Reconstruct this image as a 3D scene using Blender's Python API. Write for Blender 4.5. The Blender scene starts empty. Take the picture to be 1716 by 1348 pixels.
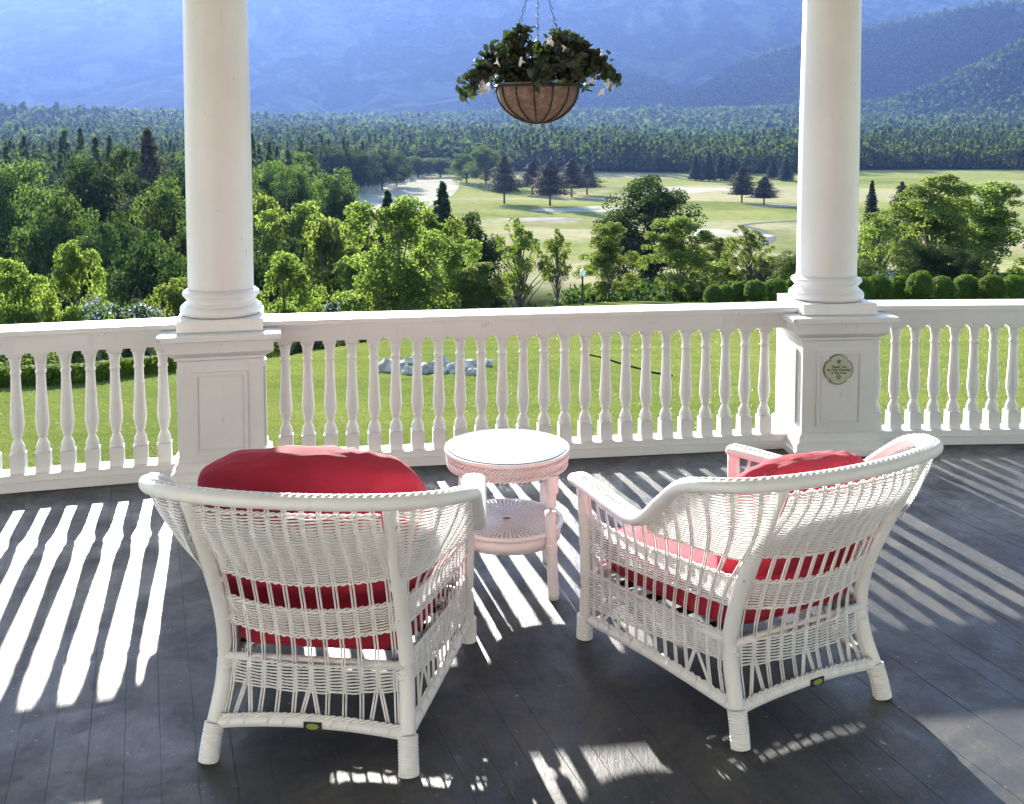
import bpy, math, random
import numpy as np
from mathutils import Vector, Matrix, noise as mnoise

random.seed(7)
RNG = np.random.default_rng(7)
SC = bpy.context.scene
COL = SC.collection
R = math.radians

# ------------------------------------------------------------------ camera
F_PX, W_PX, H_PX = 1700.0, 1716.0, 1348.0
PITCH, EYE = R(4), 1.75
PCY = 240 + F_PX * math.tan(PITCH)
cam_d = bpy.data.cameras.new('camera')
cam_d.sensor_fit = 'HORIZONTAL'
cam_d.sensor_width = 36
cam_d.lens = F_PX / W_PX * 36
cam_d.shift_y = -(H_PX / 2 - PCY) / W_PX
cam_d.clip_start, cam_d.clip_end = 0.05, 30000
cam = bpy.data.objects.new('camera', cam_d)
cam.location = (0, 0, EYE)
cam.rotation_euler = (math.pi / 2 - PITCH, 0, 0)
COL.objects.link(cam)
SC.camera = cam

# ------------------------------------------------------------------ light
SUN_EL, SUN_AZ = R(17.3), R(-15.7)          # azimuth from +Y towards +X
world = bpy.data.worlds.new('World')
SC.world = world
world.use_nodes = True
wn = world.node_tree
sky = wn.nodes.new('ShaderNodeTexSky')
sky.sky_type = 'NISHITA'
sky.sun_disc = False
sky.sun_elevation = SUN_EL
sky.sun_rotation = SUN_AZ
sky.altitude = 500
sky.air_density = 1.0
sky.dust_density = 0.6
sky.ozone_density = 1.5
bg = wn.nodes['Background']
bg.inputs['Strength'].default_value = 0.09
wn.links.new(sky.outputs[0], bg.inputs['Color'])
sun_d = bpy.data.lights.new('sun', 'SUN')
sun_d.energy = 5.0
sun_d.angle = R(0.5)
sun_d.color = (1, 0.95, 0.86)
sun = bpy.data.objects.new('sun', sun_d)
sv = Vector((math.sin(SUN_AZ) * math.cos(SUN_EL), math.cos(SUN_AZ) * math.cos(SUN_EL), math.sin(SUN_EL)))
sun.rotation_euler = sv.to_track_quat('Z', 'Y').to_euler()
sun.location = sv * 50
COL.objects.link(sun)
SC.view_settings.view_transform = 'Standard'
SC.view_settings.look = 'None'
SC.view_settings.gamma = 1
SC.view_settings.use_curve_mapping = False
SC.view_settings.exposure = 2.7
SC.cycles.use_denoising = True
SC.cycles.max_bounces = 8
SC.cycles.diffuse_bounces = 5
SC.cycles.transmission_bounces = 6
SC.cycles.volume_bounces = 0
SC.cycles.caustics_reflective = False
SC.cycles.caustics_refractive = False
SC.cycles.sample_clamp_indirect = 8


# ------------------------------------------------------------------ helpers
def at(px, Y, py=None):
    """world point on the vertical plane at distance Y seen at photo pixel px (and py)"""
    a = (px - 858) / F_PX
    b = (PCY - (py if py is not None else 500)) / F_PX
    c, s = math.cos(PITCH), math.sin(PITCH)
    yy, zz = c + b * s, -s + b * c
    t = Y / yy
    return (a * t, Y, EYE + zz * t)


def tag(o, label=None, cat=None, group=None, kind=None):
    if label: o['label'] = label
    if cat: o['category'] = cat
    if group: o['group'] = group
    if kind: o['kind'] = kind
    return o


def empty(name, loc=(0, 0, 0), rz=0.0, parent=None):
    o = bpy.data.objects.new(name, None)
    o.empty_display_size = 0.1
    o.location = loc
    o.rotation_euler = (0, 0, rz)
    COL.objects.link(o)
    if parent: o.parent = parent
    return o


def link(name, me, parent=None, loc=None, rz=None):
    o = bpy.data.objects.new(name, me)
    if parent: o.parent = parent
    if loc is not None: o.location = loc
    if rz is not None: o.rotation_euler = (0, 0, rz)
    COL.objects.link(o)
    return o


def np_mesh(name, V, Q, mat, smooth=False, attrs=None):
    """mesh from vertex array and face array (k corners per face)"""
    V = np.asarray(V, dtype=np.float32); Q = np.asarray(Q, dtype=np.int32)
    k = Q.shape[1]
    me = bpy.data.meshes.new(name)
    me.vertices.add(len(V)); me.vertices.foreach_set('co', V.ravel())
    me.loops.add(Q.size); me.loops.foreach_set('vertex_index', Q.ravel())
    me.polygons.add(len(Q))
    me.polygons.foreach_set('loop_start', np.arange(0, Q.size, k, dtype=np.int32))
    if smooth:
        me.polygons.foreach_set('use_smooth', np.ones(len(Q), dtype=bool))
    if attrs:
        for nm, arr in attrs.items():
            a = me.color_attributes.new(nm, 'FLOAT_COLOR', 'POINT')
            full = np.ones((len(V), 4), dtype=np.float32); full[:, :3] = arr
            a.data.foreach_set('color', full.ravel())
    me.update(calc_edges=True)
    if mat is not None: me.materials.append(mat)
    return me


class MB:
    """collects simple shapes into one mesh"""
    def __init__(s): s.v = []; s.f = []; s.sm = []

    def add(s, vs, fs, smooth=False):
        n = len(s.v)
        s.v.extend([tuple(p) for p in vs])
        s.f.extend([tuple(i + n for i in f) for f in fs])
        s.sm.extend([smooth] * len(fs))
        return s

    def box(s, x0, y0, z0, x1, y1, z1, bev=0.0):
        if bev <= 0:
            vs = [(x0, y0, z0), (x1, y0, z0), (x1, y1, z0), (x0, y1, z0), (x0, y0, z1), (x1, y0, z1), (x1, y1, z1), (x0, y1, z1)]
            return s.add(vs, [(3, 2, 1, 0), (4, 5, 6, 7), (0, 1, 5, 4), (1, 2, 6, 5), (2, 3, 7, 6), (3, 0, 4, 7)])
        b = bev
        rings = []
        for z, i in ((z0, b), (z0 + b, 0), (z1 - b, 0), (z1, b)):
            rings.append([(x0 + i + b, y0 + i, z), (x1 - i - b, y0 + i, z), (x1 - i, y0 + i + b, z), (x1 - i, y1 - i - b, z),
                          (x1 - i - b, y1 - i, z), (x0 + i + b, y1 - i, z), (x0 + i, y1 - i - b, z), (x0 + i, y0 + i + b, z)])
        return s.loft(rings, True, True, False)

    def loft(s, rings, cap0=True, cap1=True, smooth=True, closed=False):
        n = len(rings[0]); vs = [p for r in rings for p in r]; fs = []
        m = len(rings)
        for j in range(m - 1 if not closed else m):
            a, b = j * n, ((j + 1) % m) * n
            for i in range(n):
                k = (i + 1) % n
                fs.append((a + i, a + k, b + k, b + i))
        s.add(vs, fs, smooth)
        o = len(s.v) - len(vs)
        if cap0 and not closed: s.f.append(tuple(o + i for i in reversed(range(n)))); s.sm.append(False)
        if cap1 and not closed: s.f.append(tuple(o + (m - 1) * n + i for i in range(n))); s.sm.append(False)
        return s

    def tube(s, path, r, sides=8, caps=True, flat=1.0, up=(0, 0, 1), closed=False):
        P = [Vector(p) for p in path]; n = len(P)
        rr = r if isinstance(r, (list, tuple)) else [r] * n
        rings = []; upv = Vector(up)
        for i, p in enumerate(P):
            if closed: t = P[(i + 1) % n] - P[i - 1]
            else: t = P[min(i + 1, n - 1)] - P[max(i - 1, 0)]
            if t.length < 1e-9: t = Vector((0, 0, 1))
            t.normalize()
            a = t.cross(upv)
            if a.length < 1e-4: a = t.cross(Vector((0, 1, 0.01)))
            a.normalize(); b = a.cross(t).normalized()
            rings.append([p + a * (rr[i] * math.cos(2 * math.pi * k / sides)) + b * (rr[i] * flat * math.sin(2 * math.pi * k / sides)) for k in range(sides)])
        return s.loft(rings, caps, caps, True, closed)

    def lathe(s, prof, n=24, c=(0, 0, 0), cap0=True, cap1=True, smooth=True):
        rings = [[(c[0] + r * math.cos(2 * math.pi * k / n), c[1] + r * math.sin(2 * math.pi * k / n), c[2] + z) for k in range(n)] for r, z in prof]
        return s.loft(rings, cap0, cap1, smooth)

    def mesh(s, name, mat):
        me = bpy.data.meshes.new(name)
        me.from_pydata([tuple(v) for v in s.v], [], s.f)
        me.polygons.foreach_set('use_smooth', s.sm)
        if mat is not None: me.materials.append(mat)
        me.update()
        return me

    def build(s, name, mat, parent=None, loc=None, rz=None, angle=None):
        me = s.mesh(name, mat)
        if angle:
            me.shade_flat() if False else None
            try: me.set_sharp_from_angle(angle=R(angle))
            except Exception: pass
        return link(name, me, parent, loc, rz)


def catmull(pts, per=8, closed=False):
    P = [Vector(p) for p in pts]; n = len(P); out = []
    segs = n if closed else n - 1
    for i in range(segs):
        if closed: a, b, c, d = P[i - 1], P[i], P[(i + 1) % n], P[(i + 2) % n]
        else: a, b, c, d = P[max(i - 1, 0)], P[i], P[i + 1], P[min(i + 2, n - 1)]
        for k in range(per):
            t = k / per
            out.append(0.5 * ((2 * b) + (c - a) * t + (2 * a - 5 * b + 4 * c - d) * t * t + (3 * b - a - 3 * c + d) * t ** 3))
    if not closed: out.append(P[-1])
    return out


def interp(x, tab):
    return float(np.interp(x, [a for a, _ in tab], [b for _, b in tab]))


def copy_tree(o, parent=None):
    c = o.copy(); COL.objects.link(c); c.parent = parent
    for ch in list(o.children): copy_tree(ch, c)
    return c


# ------------------------------------------------------------------ materials
class NT:
    def __init__(s, name):
        s.m = bpy.data.materials.new(name); s.m.use_nodes = True
        s.t = s.m.node_tree; s.p = s.t.nodes['Principled BSDF']; s.out = s.t.nodes['Material Output']

    def n(s, typ, **kw):
        nd = s.t.nodes.new(typ)
        for k, v in kw.items():
            if k.startswith('i_'):
                key = k[2:]; key = int(key) if key.isdigit() else key.replace('_', ' ')
                nd.inputs[key].default_value = v
            else: setattr(nd, k, v)
        return nd

    def l(s, a, b): s.t.links.new(a, b)

    def noise(s, scale, detail=4, rough=0.55, vec=None, dist=0.0):
        nd = s.n('ShaderNodeTexNoise', i_Scale=scale, i_Detail=detail, i_Roughness=rough, i_Distortion=dist)
        if vec is not None: s.l(vec, nd.inputs['Vector'])
        return nd.outputs['Fac']

    def coord(s, kind='Object', scale=None, rot=None):
        tc = s.n('ShaderNodeTexCoord').outputs[kind]
        if scale is not None or rot is not None:
            mp = s.n('ShaderNodeMapping')
            if scale is not None: mp.inputs['Scale'].default_value = scale
            if rot is not None: mp.inputs['Rotation'].default_value = rot
            s.l(tc, mp.inputs['Vector']); return mp.outputs[0]
        return tc

    def ramp(s, fac, stops):
        nd = s.n('ShaderNodeValToRGB'); cr = nd.color_ramp
        while len(cr.elements) < len(stops): cr.elements.new(0.5)
        for e, (p, c) in zip(cr.elements, stops):
            e.position = p; e.color = (*c, 1) if len(c) == 3 else c
        s.l(fac, nd.inputs[0]); return nd.outputs[0]

    def mix(s, fac, a, b, mode='MIX'):
        nd = s.n('ShaderNodeMix', data_type='RGBA', blend_type=mode)
        for sock, val in ((nd.inputs[0], fac), (nd.inputs[6], a), (nd.inputs[7], b)):
            if hasattr(val, 'node'): s.l(val, sock)
            elif isinstance(val, (int, float)): sock.default_value = val
            else: sock.default_value = (*val, 1)
        return nd.outputs[2]

    def bump(s, h, strength=0.3, dist=0.01):
        b = s.n('ShaderNodeBump', i_Strength=strength, i_Distance=dist)
        s.l(h, b.inputs['Height']); s.l(b.outputs[0], s.p.inputs['Normal'])

    def col(s, c):
        if hasattr(c, 'node'): s.l(c, s.p.inputs['Base Color'])
        else: s.p.inputs['Base Color'].default_value = (*c, 1)


def simple(name, c, rough=0.6, metal=0.0, var=0.12, scale=8, bump=0.0, bscale=40, bdist=0.004, spec=0.5):
    t = NT(name); v = t.coord()
    a = t.ramp(t.noise(scale, 5, 0.6, v), [(0.3, tuple(x * (1 - var) for x in c)), (0.7, tuple(min(1, x * (1 + var)) for x in c))])
    t.col(a); t.p.inputs['Roughness'].default_value = rough; t.p.inputs['Metallic'].default_value = metal; t.p.inputs['Specular IOR Level'].default_value = spec
    if bump: t.bump(t.noise(bscale, 4, 0.6, v), bump, bdist)
    return t.m


def paint_white(name, c=(0.80, 0.785, 0.77), wear=0.04, rough=0.42):
    t = NT(name); v = t.coord()
    g = t.n('ShaderNodeNewGeometry')
    a = t.ramp(t.noise(2.2, 6, 0.65, v), [(0.3, tuple(x * (1 - wear * 2) for x in c)), (0.65, c)])
    dirt = t.ramp(t.noise(14, 6, 0.75, v), [(0.66, (0, 0, 0)), (0.76, (1, 1, 1))])
    a = t.mix(0.6, a, t.mix(dirt, a, tuple(x * 0.5 for x in c)))
    drip = t.ramp(t.noise(7, 5, 0.7, t.coord(scale=(3, 3, 0.3))), [(0.60, (0, 0, 0)), (0.74, (1, 1, 1))])
    a = t.mix(t.mix(1.0, drip, (0.22, 0.22, 0.22), 'MULTIPLY'), a, (0.46, 0.42, 0.36))
    scr = t.ramp(t.noise(55, 3, 0.5, t.coord(scale=(1, 1, 0.25))), [(0.72, (0, 0, 0)), (0.76, (1, 1, 1))])
    a = t.mix(scr, a, (0.42, 0.39, 0.35))
    t.col(a); t.p.inputs['Roughness'].default_value = rough
    t.bump(t.noise(30, 5, 0.6, t.coord(scale=(1, 1, 0.4))), 0.12, 0.004)
    return t.m


M = {}
M['paint'] = paint_white('white_paint', (0.79, 0.775, 0.765))
M['wicker'] = paint_white('white_wicker_paint', (0.86, 0.845, 0.83), 0.05, 0.38)
M['weave'] = paint_white('white_wicker_weave', (0.86, 0.84, 0.825), 0.05, 0.45)
M['ceiling'] = simple('ceiling_paint', (0.80, 0.80, 0.77), 0.6)
M['siding'] = simple('house_siding_paint', (0.80, 0.78, 0.74), 0.6)


def floor_mat():
    t = NT('grey_porch_paint')
    v = t.coord(scale=(1, 1, 1))
    streak = t.noise(9, 8, 0.7, t.coord(scale=(6, 0.5, 1)))
    base = t.ramp(t.noise(1.6, 9, 0.78, v, 0.6), [(0.34, (0.030, 0.034, 0.042)), (0.5, (0.060, 0.063, 0.069)), (0.66, (0.120, 0.115, 0.106))])
    worn = t.ramp(streak, [(0.58, (0, 0, 0)), (0.70, (1, 1, 1))])
    wornarea = t.ramp(t.noise(0.7, 4, 0.6, v), [(0.48, (0, 0, 0)), (0.66, (1, 1, 1))])
    wm = t.n('ShaderNodeMath', operation='MULTIPLY'); t.l(worn, wm.inputs[0]); t.l(wornarea, wm.inputs[1])
    c = t.mix(wm.outputs[0], base, (0.10, 0.078, 0.058))
    spk = t.ramp(t.noise(42, 4, 0.6, v), [(0.66, (0, 0, 0)), (0.71, (1, 1, 1))])
    c = t.mix(spk, c, (0.25, 0.25, 0.24))
    grime = t.ramp(t.noise(0.9, 7, 0.7, t.coord(scale=(1, 1, 1)), 0.4), [(0.42, (1, 1, 1)), (0.62, (0.76, 0.71, 0.66))])
    c = t.mix(1.0, c, grime, 'MULTIPLY')
    oi = t.n('ShaderNodeObjectInfo')
    br = t.n('ShaderNodeMapRange', i_3=0.95, i_4=1.05); t.l(oi.outputs['Random'], br.inputs[0])
    hs = t.n('ShaderNodeHueSaturation'); t.l(br.outputs[0], hs.inputs['Value']); t.l(c, hs.inputs['Color'])
    t.l(hs.outputs[0], t.p.inputs['Base Color'])
    r = t.n('ShaderNodeMapRange', i_1=0.36, i_2=0.64, i_3=0.28, i_4=0.66); t.l(t.noise(3.2, 9, 0.8, v, 0.8), r.inputs[0])
    t.l(r.outputs[0], t.p.inputs['Roughness'])
    t.p.inputs['Specular IOR Level'].default_value = 0.30
    t.bump(t.noise(26, 8, 0.75, t.coord(scale=(3, 0.6, 1))), 0.35, 0.006)
    return t.m


M['floor'] = floor_mat()


def fabric_mat():
    t = NT('red_cushion_fabric'); v = t.coord()
    c = t.ramp(t.noise(6, 5, 0.6, v), [(0.3, (0.37, 0.008, 0.034)), (0.7, (0.48, 0.016, 0.048))])
    t.col(c); t.p.inputs['Roughness'].default_value = 0.85
    t.p.inputs['Sheen Weight'].default_value = 0.08
    t.p.inputs['Sheen Tint'].default_value = (1, 0.5, 0.5, 1)
    a = t.n('ShaderNodeTexNoise', i_Scale=420.0, i_Detail=2.0)
    w = t.noise(9, 3, 0.5, v, 0.8)
    m = t.n('ShaderNodeMath', operation='MULTIPLY_ADD', i_1=3.0); t.l(w, m.inputs[0]); t.l(a.outputs[0], m.inputs[2])
    t.bump(m.outputs[0], 0.45, 0.012)
    return t.m


M['red'] = fabric_mat()
M['dark_fabric'] = simple('dark_seat_underside', (0.03, 0.03, 0.03), 0.8)


def glass_mat():
    t = NT('table_glass')
    t.p.inputs['Base Color'].default_value = (0.93, 0.97, 0.96, 1)
    t.p.inputs['Roughness'].default_value = 0.02
    t.p.inputs['Transmission Weight'].default_value = 1.0
    t.p.inputs['IOR'].default_value = 1.5
    return t.m


M['glass'] = glass_mat()
M['wire'] = simple('dark_wire', (0.03, 0.035, 0.04), 0.5, 0.6)
M['lamp_black'] = simple('lamp_black_paint', (0.02, 0.02, 0.022), 0.4)
M['lamp_glass'] = simple('lamp_white_glass', (0.8, 0.8, 0.8), 0.3)
M['rock'] = simple('pale_rock', (0.42, 0.40, 0.36), 1.0, 0, 0.6, 4, 0.9, 12, 0.08, spec=0.1)
M['bark'] = simple('tree_bark', (0.10, 0.08, 0.06), 0.9, 0, 0.35, 5, 0.5, 20, 0.02)
M['gravel'] = simple('pale_gravel', (0.22, 0.21, 0.19), 1, 0, 0.3, 1.5, spec=0)
M['sand'] = simple('bunker_sand', (0.30, 0.27, 0.23), 1, 0, 0.35, 0.12, spec=0)
M['path'] = simple('grey_path', (0.13, 0.13, 0.14), 1, 0, 0.2, 0.5, spec=0)
M['line'] = simple('black_line', (0.006, 0.007, 0.007), 1, spec=0)
M['roof_grey'] = simple('grey_roof', (0.24, 0.25, 0.27), 0.6, 0, 0.15, 3)
M['flower'] = simple('white_petals', (0.75, 0.74, 0.72), 0.6)


def coir_mat():
    t = NT('coir_liner'); v = t.coord()
    c = t.ramp(t.noise(38, 6, 0.75, v), [(0.3, (0.11, 0.075, 0.052)), (0.55, (0.25, 0.18, 0.13)), (0.8, (0.42, 0.33, 0.25))])
    t.col(c); t.p.inputs['Roughness'].default_value = 0.95
    t.bump(t.noise(90, 5, 0.7, v), 0.8, 0.01)
    return t.m


M['coir'] = coir_mat()


def leaf_mat(name, dark, light, trans, amount=0.5, gloss=0.5, ns=2.2, nk=0.5):
    t = NT(name)
    oi = t.n('ShaderNodeObjectInfo'); g = t.n('ShaderNodeNewGeometry')
    v = t.coord()
    n1 = t.noise(ns, 3, 0.6, v)
    ad = t.n('ShaderNodeMath', operation='MULTIPLY_ADD', i_1=1 - nk); t.l(g.outputs['Random Per Island'], ad.inputs[0])
    m2 = t.n('ShaderNodeMath', operation='MULTIPLY', i_1=nk); t.l(n1, m2.inputs[0]); t.l(m2.outputs[0], ad.inputs[2])
    base = t.ramp(ad.outputs[0], [(0.25, dark), (0.75, light)])
    hs = t.n('ShaderNodeHueSaturation'); t.l(base, hs.inputs['Color'])
    mr = t.n('ShaderNodeMapRange', i_3=0.8, i_4=1.2); t.l(oi.outputs['Random'], mr.inputs[0]); t.l(mr.outputs[0], hs.inputs['Value'])
    mh = t.n('ShaderNodeMapRange', i_3=0.485, i_4=0.512); t.l(oi.outputs['Random'], mh.inputs[0]); t.l(mh.outputs[0], hs.inputs['Hue'])
    t.l(hs.outputs[0], t.p.inputs['Base Color'])
    t.p.inputs['Roughness'].default_value = 0.55 if gloss > 0.2 else 0.8
    t.p.inputs['Specular IOR Level'].default_value = gloss
    tr = t.n('ShaderNodeBsdfTranslucent')
    t.l(t.mix(1.0, hs.outputs[0], trans, 'MULTIPLY'), tr.inputs['Color'])
    mx = t.n('ShaderNodeMixShader', i_0=amount)
    t.l(t.p.outputs[0], mx.inputs[1]); t.l(tr.outputs[0], mx.inputs[2]); t.l(mx.outputs[0], t.out.inputs['Surface'])
    return t.m


# foliage colours (translucency colour = leaf colour * tint)
M['leaf_light'] = leaf_mat('fresh_green_leaves', (0.040, 0.062, 0.016), (0.092, 0.118, 0.030), (3.2, 3.25, 1.9), 0.46, 0.15)
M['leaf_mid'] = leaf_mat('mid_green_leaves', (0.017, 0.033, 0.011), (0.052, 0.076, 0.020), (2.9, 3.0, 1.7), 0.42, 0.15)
M['leaf_dark'] = leaf_mat('deep_green_leaves', (0.011, 0.022, 0.010), (0.028, 0.044, 0.014), (2.6, 2.8, 1.3), 0.35, 0.15)  # deep leaf tone, also used to paint shade on the left slope
M['needle'] = leaf_mat('conifer_needles', (0.014, 0.026, 0.014), (0.034, 0.052, 0.024), (1.6, 1.8, 1.2), 0.25, 0.15)
M['pine_needle'] = leaf_mat('pine_needles', (0.030, 0.034, 0.026), (0.060, 0.060, 0.040), (1.6, 1.6, 1.2), 0.25, 0.15)
M['forest'] = leaf_mat('forest_leaves', (0.007, 0.015, 0.010), (0.048, 0.066, 0.024), (2.4, 2.4, 1.3), 0.35, 0.0, 0.11, 0.75)
M['box_leaf'] = leaf_mat('boxwood_leaves', (0.030, 0.055, 0.010), (0.070, 0.105, 0.014), (3.2, 3.2, 1.2), 0.35, 0.15)
M['pot_leaf'] = leaf_mat('basket_plant_leaves', (0.022, 0.034, 0.030), (0.05, 0.07, 0.04), (2.2, 2.6, 0.8), 0.18)
M['grass'] = leaf_mat('grass_blades', (0.085, 0.110, 0.026), (0.105, 0.132, 0.034), (1.8, 1.8, 1.3), 0.40, 0.3)

exec_part = None
# ------------------------------------------------------------------ terrain
DTAB = [(-60, 3.0), (6, 3.0), (10, 3.4), (15, 4.0), (25, 5.3), (35, 6.4), (45, 7.45), (55, 8.7), (75, 11.7), (100, 15.4), (150, 21.5), (200, 25.3),
        (250, 27), (400, 26.6), (700, 25), (900, 22), (1200, 13), (1600, -2), (2100, -22), (2600, -40), (3200, -55), (9000, -120)]
_dx = np.array([a for a, _ in DTAB]); _dy = np.array([b for _, b in DTAB])
CREST = [(-0.9, 15), (-0.43, 18), (-0.33, 20.5), (-0.22, 24.5), (-0.1, 31), (0.0, 45), (0.1, 55), (0.5, 58), (0.9, 60)]
_cx = np.array([a for a, _ in CREST]); _cy = np.array([b for _, b in CREST])


def sstep(a, b, x):
    t = np.clip((x - a) / (b - a), 0, 1); return t * t * (3 - 2 * t)


def ground(x, y):
    x = np.asarray(x, float); y = np.asarray(y, float)
    d = np.interp(y, _dx, _dy)
    u = x / np.maximum(y, 5.0)
    ye = np.interp(u, _cx, _cy)
    over = np.clip(y - ye, 0, None)
    extra = np.where(u < 0.06, 1, 0) * 0 + sstep(0.12, -0.12, u) * (0.32 * over - 0.32 * 2.5 * (1 - np.exp(-over / 2.5)))
    d2 = np.where(d < 27, np.minimum(d + extra, np.maximum(27.0 - 0 * d, d)), d)
    # only in the near slope
    d2 = np.where(y < 260, d2, d)
    und = 0.05 * np.sin(x * 0.31 + 1) * np.sin(y * 0.23) * sstep(8, 20, y)
    und = und + sstep(180, 350, y) * (0.9 * np.sin(x * 0.021 + y * 0.008) * np.sin(y * 0.024 + 1.3) + 0.35 * np.sin(x * 0.06) * np.sin(y * 0.051))
    und = und + sstep(900, 1800, y) * 22 * np.sin(x * 0.0021 + 1.2) * np.sin(y * 0.0024 + x * 0.0007)
    return EYE - d2 + und


def gz(x, y): return float(ground(x, y))


def fbm(x, y, seed=0):
    """cheap tileless value noise on arrays"""
    tot = 0; amp = 1; f = 1; s = 0
    for o in range(5):
        a = seed * 7.13 + o * 3.7
        tot = tot + amp * (np.sin(x * f * 1.0 + a + 1.7 * np.sin(y * f * 0.8 + a)) * np.sin(y * f * 1.1 + 2 * a + 1.3 * np.sin(x * f * 0.7 - a)))
        s += amp; amp *= 0.55; f *= 2.03
    return tot / s


ys = np.concatenate([np.linspace(-40, 5.9, 8), 6.0 + (np.geomspace(1, 8600, 330) - 1)])
us = np.sinh(np.linspace(-2.2, 2.2, 260)) / math.sinh(2.2) * 1.15
YY, UU = np.meshgrid(ys, us, indexing='ij')
XX = UU * (np.maximum(YY, 0) * 0.95 + 45)
ZZ = ground(XX, YY)


def golf_mask(x, y):
    """open golf ground (1) against wooded ground (0)"""
    px = 858 + 1700 * x / np.maximum(y, 1)
    left_b = np.interp(y, [150, 180, 215, 250, 330, 420, 520, 700, 850], [870, 700, 560, 530, 520, 530, 600, 660, 700])
    right_b = np.interp(y, [150, 250, 900], [2400, 2400, 2100])
    m = sstep(-12, 12, px - left_b) * sstep(20, -20, px - right_b) * sstep(165, 200, y) * sstep(845, 800, y + 40 * np.sin(x * 0.013))
    return m


def lawn_mask(x, y):
    u = x / np.maximum(y, 5.0); ye = np.interp(u, _cx, _cy)
    return sstep(2.0, 0.0, y - ye - 10 * sstep(0.0, 0.1, u))


n1 = fbm(XX * 0.02, YY * 0.02, 1); n2 = fbm(XX * 0.006, YY * 0.012, 3); n3 = fbm(XX * 0.05, YY * 0.05, 5)
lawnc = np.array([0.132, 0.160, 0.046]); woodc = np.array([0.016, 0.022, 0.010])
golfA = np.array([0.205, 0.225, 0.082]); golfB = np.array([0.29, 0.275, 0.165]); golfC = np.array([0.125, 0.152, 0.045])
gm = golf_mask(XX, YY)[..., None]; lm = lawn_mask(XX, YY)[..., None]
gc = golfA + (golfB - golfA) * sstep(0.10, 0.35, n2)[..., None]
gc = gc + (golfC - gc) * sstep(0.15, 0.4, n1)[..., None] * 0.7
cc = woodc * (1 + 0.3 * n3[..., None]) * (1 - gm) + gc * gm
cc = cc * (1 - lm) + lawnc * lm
ny, nx = YY.shape
idx = np.arange(ny * nx).reshape(ny, nx)
quads = np.stack([idx[:-1, :-1], idx[:-1, 1:], idx[1:, 1:], idx[1:, :-1]], -1).reshape(-1, 4)


def ground_mat():
    t = NT('grass_ground')
    at_ = t.n('ShaderNodeVertexColor', layer_name='cover')
    v = t.coord()
    f1 = t.noise(5.5, 8, 0.75, t.coord(scale=(1, 0.5, 1))); f2 = t.noise(0.25, 4, 0.6, v); f3 = t.noise(0.03, 5, 0.6, v)
    k = t.ramp(f1, [(0.3, (0.84, 0.85, 0.82)), (0.7, (1.13, 1.12, 1.12))])
    c = t.mix(1.0, at_.outputs[0], k, 'MULTIPLY')
    c = t.mix(1.0, c, t.ramp(f2, [(0.3, (0.78, 0.84, 0.80)), (0.7, (1.22, 1.14, 1.1))]), 'MULTIPLY')
    f4 = t.noise(1.1, 5, 0.7, t.coord(scale=(0.35, 1.2, 1)))
    c = t.mix(1.0, c, t.ramp(f4, [(0.35, (0.80, 0.86, 0.78)), (0.65, (1.18, 1.08, 1.12))]), 'MULTIPLY')
    c = t.mix(1.0, c, t.ramp(f3, [(0.3, (0.85, 0.9, 0.9)), (0.7, (1.15, 1.08, 1.1))]), 'MULTIPLY')
    t.l(c, t.p.inputs['Base Color']); t.p.inputs['Roughness'].default_value = 1.0
    t.p.inputs['Specular IOR Level'].default_value = 0.0
    t.bump(t.noise(14, 6, 0.8, v), 0.7, 0.06)
    return t.m


M['ground'] = ground_mat()
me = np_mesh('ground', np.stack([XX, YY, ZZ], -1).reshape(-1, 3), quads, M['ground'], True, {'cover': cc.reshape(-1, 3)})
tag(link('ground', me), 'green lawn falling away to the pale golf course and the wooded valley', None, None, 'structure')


# draped sheets: pale mown strips, sand bunkers, gravel road
def drape(name, pts, mat, label, lift=0.06, kind='structure', cat=None, n=10):
    """outline (x, y) world points, filled as a fan of rings draped on the ground"""
    P = np.array([tuple(p[:2]) for p in catmull([(a, b, 0) for a, b in pts], 6, True)]); c = P.mean(0)
    V = []; Q = []
    for k in range(n + 1):
        t = k / n
        for p in P:
            q = c + (p - c) * t; V.append((q[0], q[1], gz(q[0], q[1]) + lift))
    m = len(P)
    for k in range(n):
        for i in range(m):
            j = (i + 1) % m
            Q.append((k * m + i, k * m + j, (k + 1) * m + j, (k + 1) * m + i))
    o = link(name, np_mesh(name, V, Q, mat, True)); tag(o, label, cat, None, kind)
    return o


def ell(px, y, wpx, dy, wob=0.2, sd=0, n=9):
    rr = random.Random(sd); x = (px - 858) / 1700 * y; w = wpx / 1700 * y / 2
    return [(x + w * math.cos(a) * (1 + rr.uniform(-wob, wob)), y + dy * math.sin(a) * (1 + rr.uniform(-wob, wob)))
            for a in [2 * math.pi * i / n for i in range(n)]]


M['fairway'] = simple('dry_pale_fairway', (0.36, 0.33, 0.25), 1, 0, 0.22, 0.06, spec=0)
M['green'] = simple('short_mown_green', (0.20, 0.23, 0.07), 1, 0, 0.1, 0.05, spec=0)
drape('fairway', ell(655, 560, 240, 190, 0.15, 3), M['fairway'], 'broad pale dry fairway beside the dark wood on the left')
drape('fairway', ell(1010, 395, 190, 14, 0.3, 5), M['fairway'], 'pale strip of dry fairway right of the two dark pines')
drape('fairway', ell(1210, 300, 150, 16, 0.3, 6), M['fairway'], 'pale dry fairway patch behind the rounded dark tree')
drape('fairway', ell(1180, 560, 230, 30, 0.2, 8), M['fairway'], 'pale far fairway in front of the pine row')
drape('sand_bunker', ell(905, 355, 150, 9, 0.3, 9), M['sand'], 'sand bunker in front of the two dark pines', kind='structure')
drape('sand_bunker', ell(1300, 420, 90, 10, 0.3, 10), M['sand'], 'sand bunker near the pair of dark pines', kind='structure')
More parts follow.
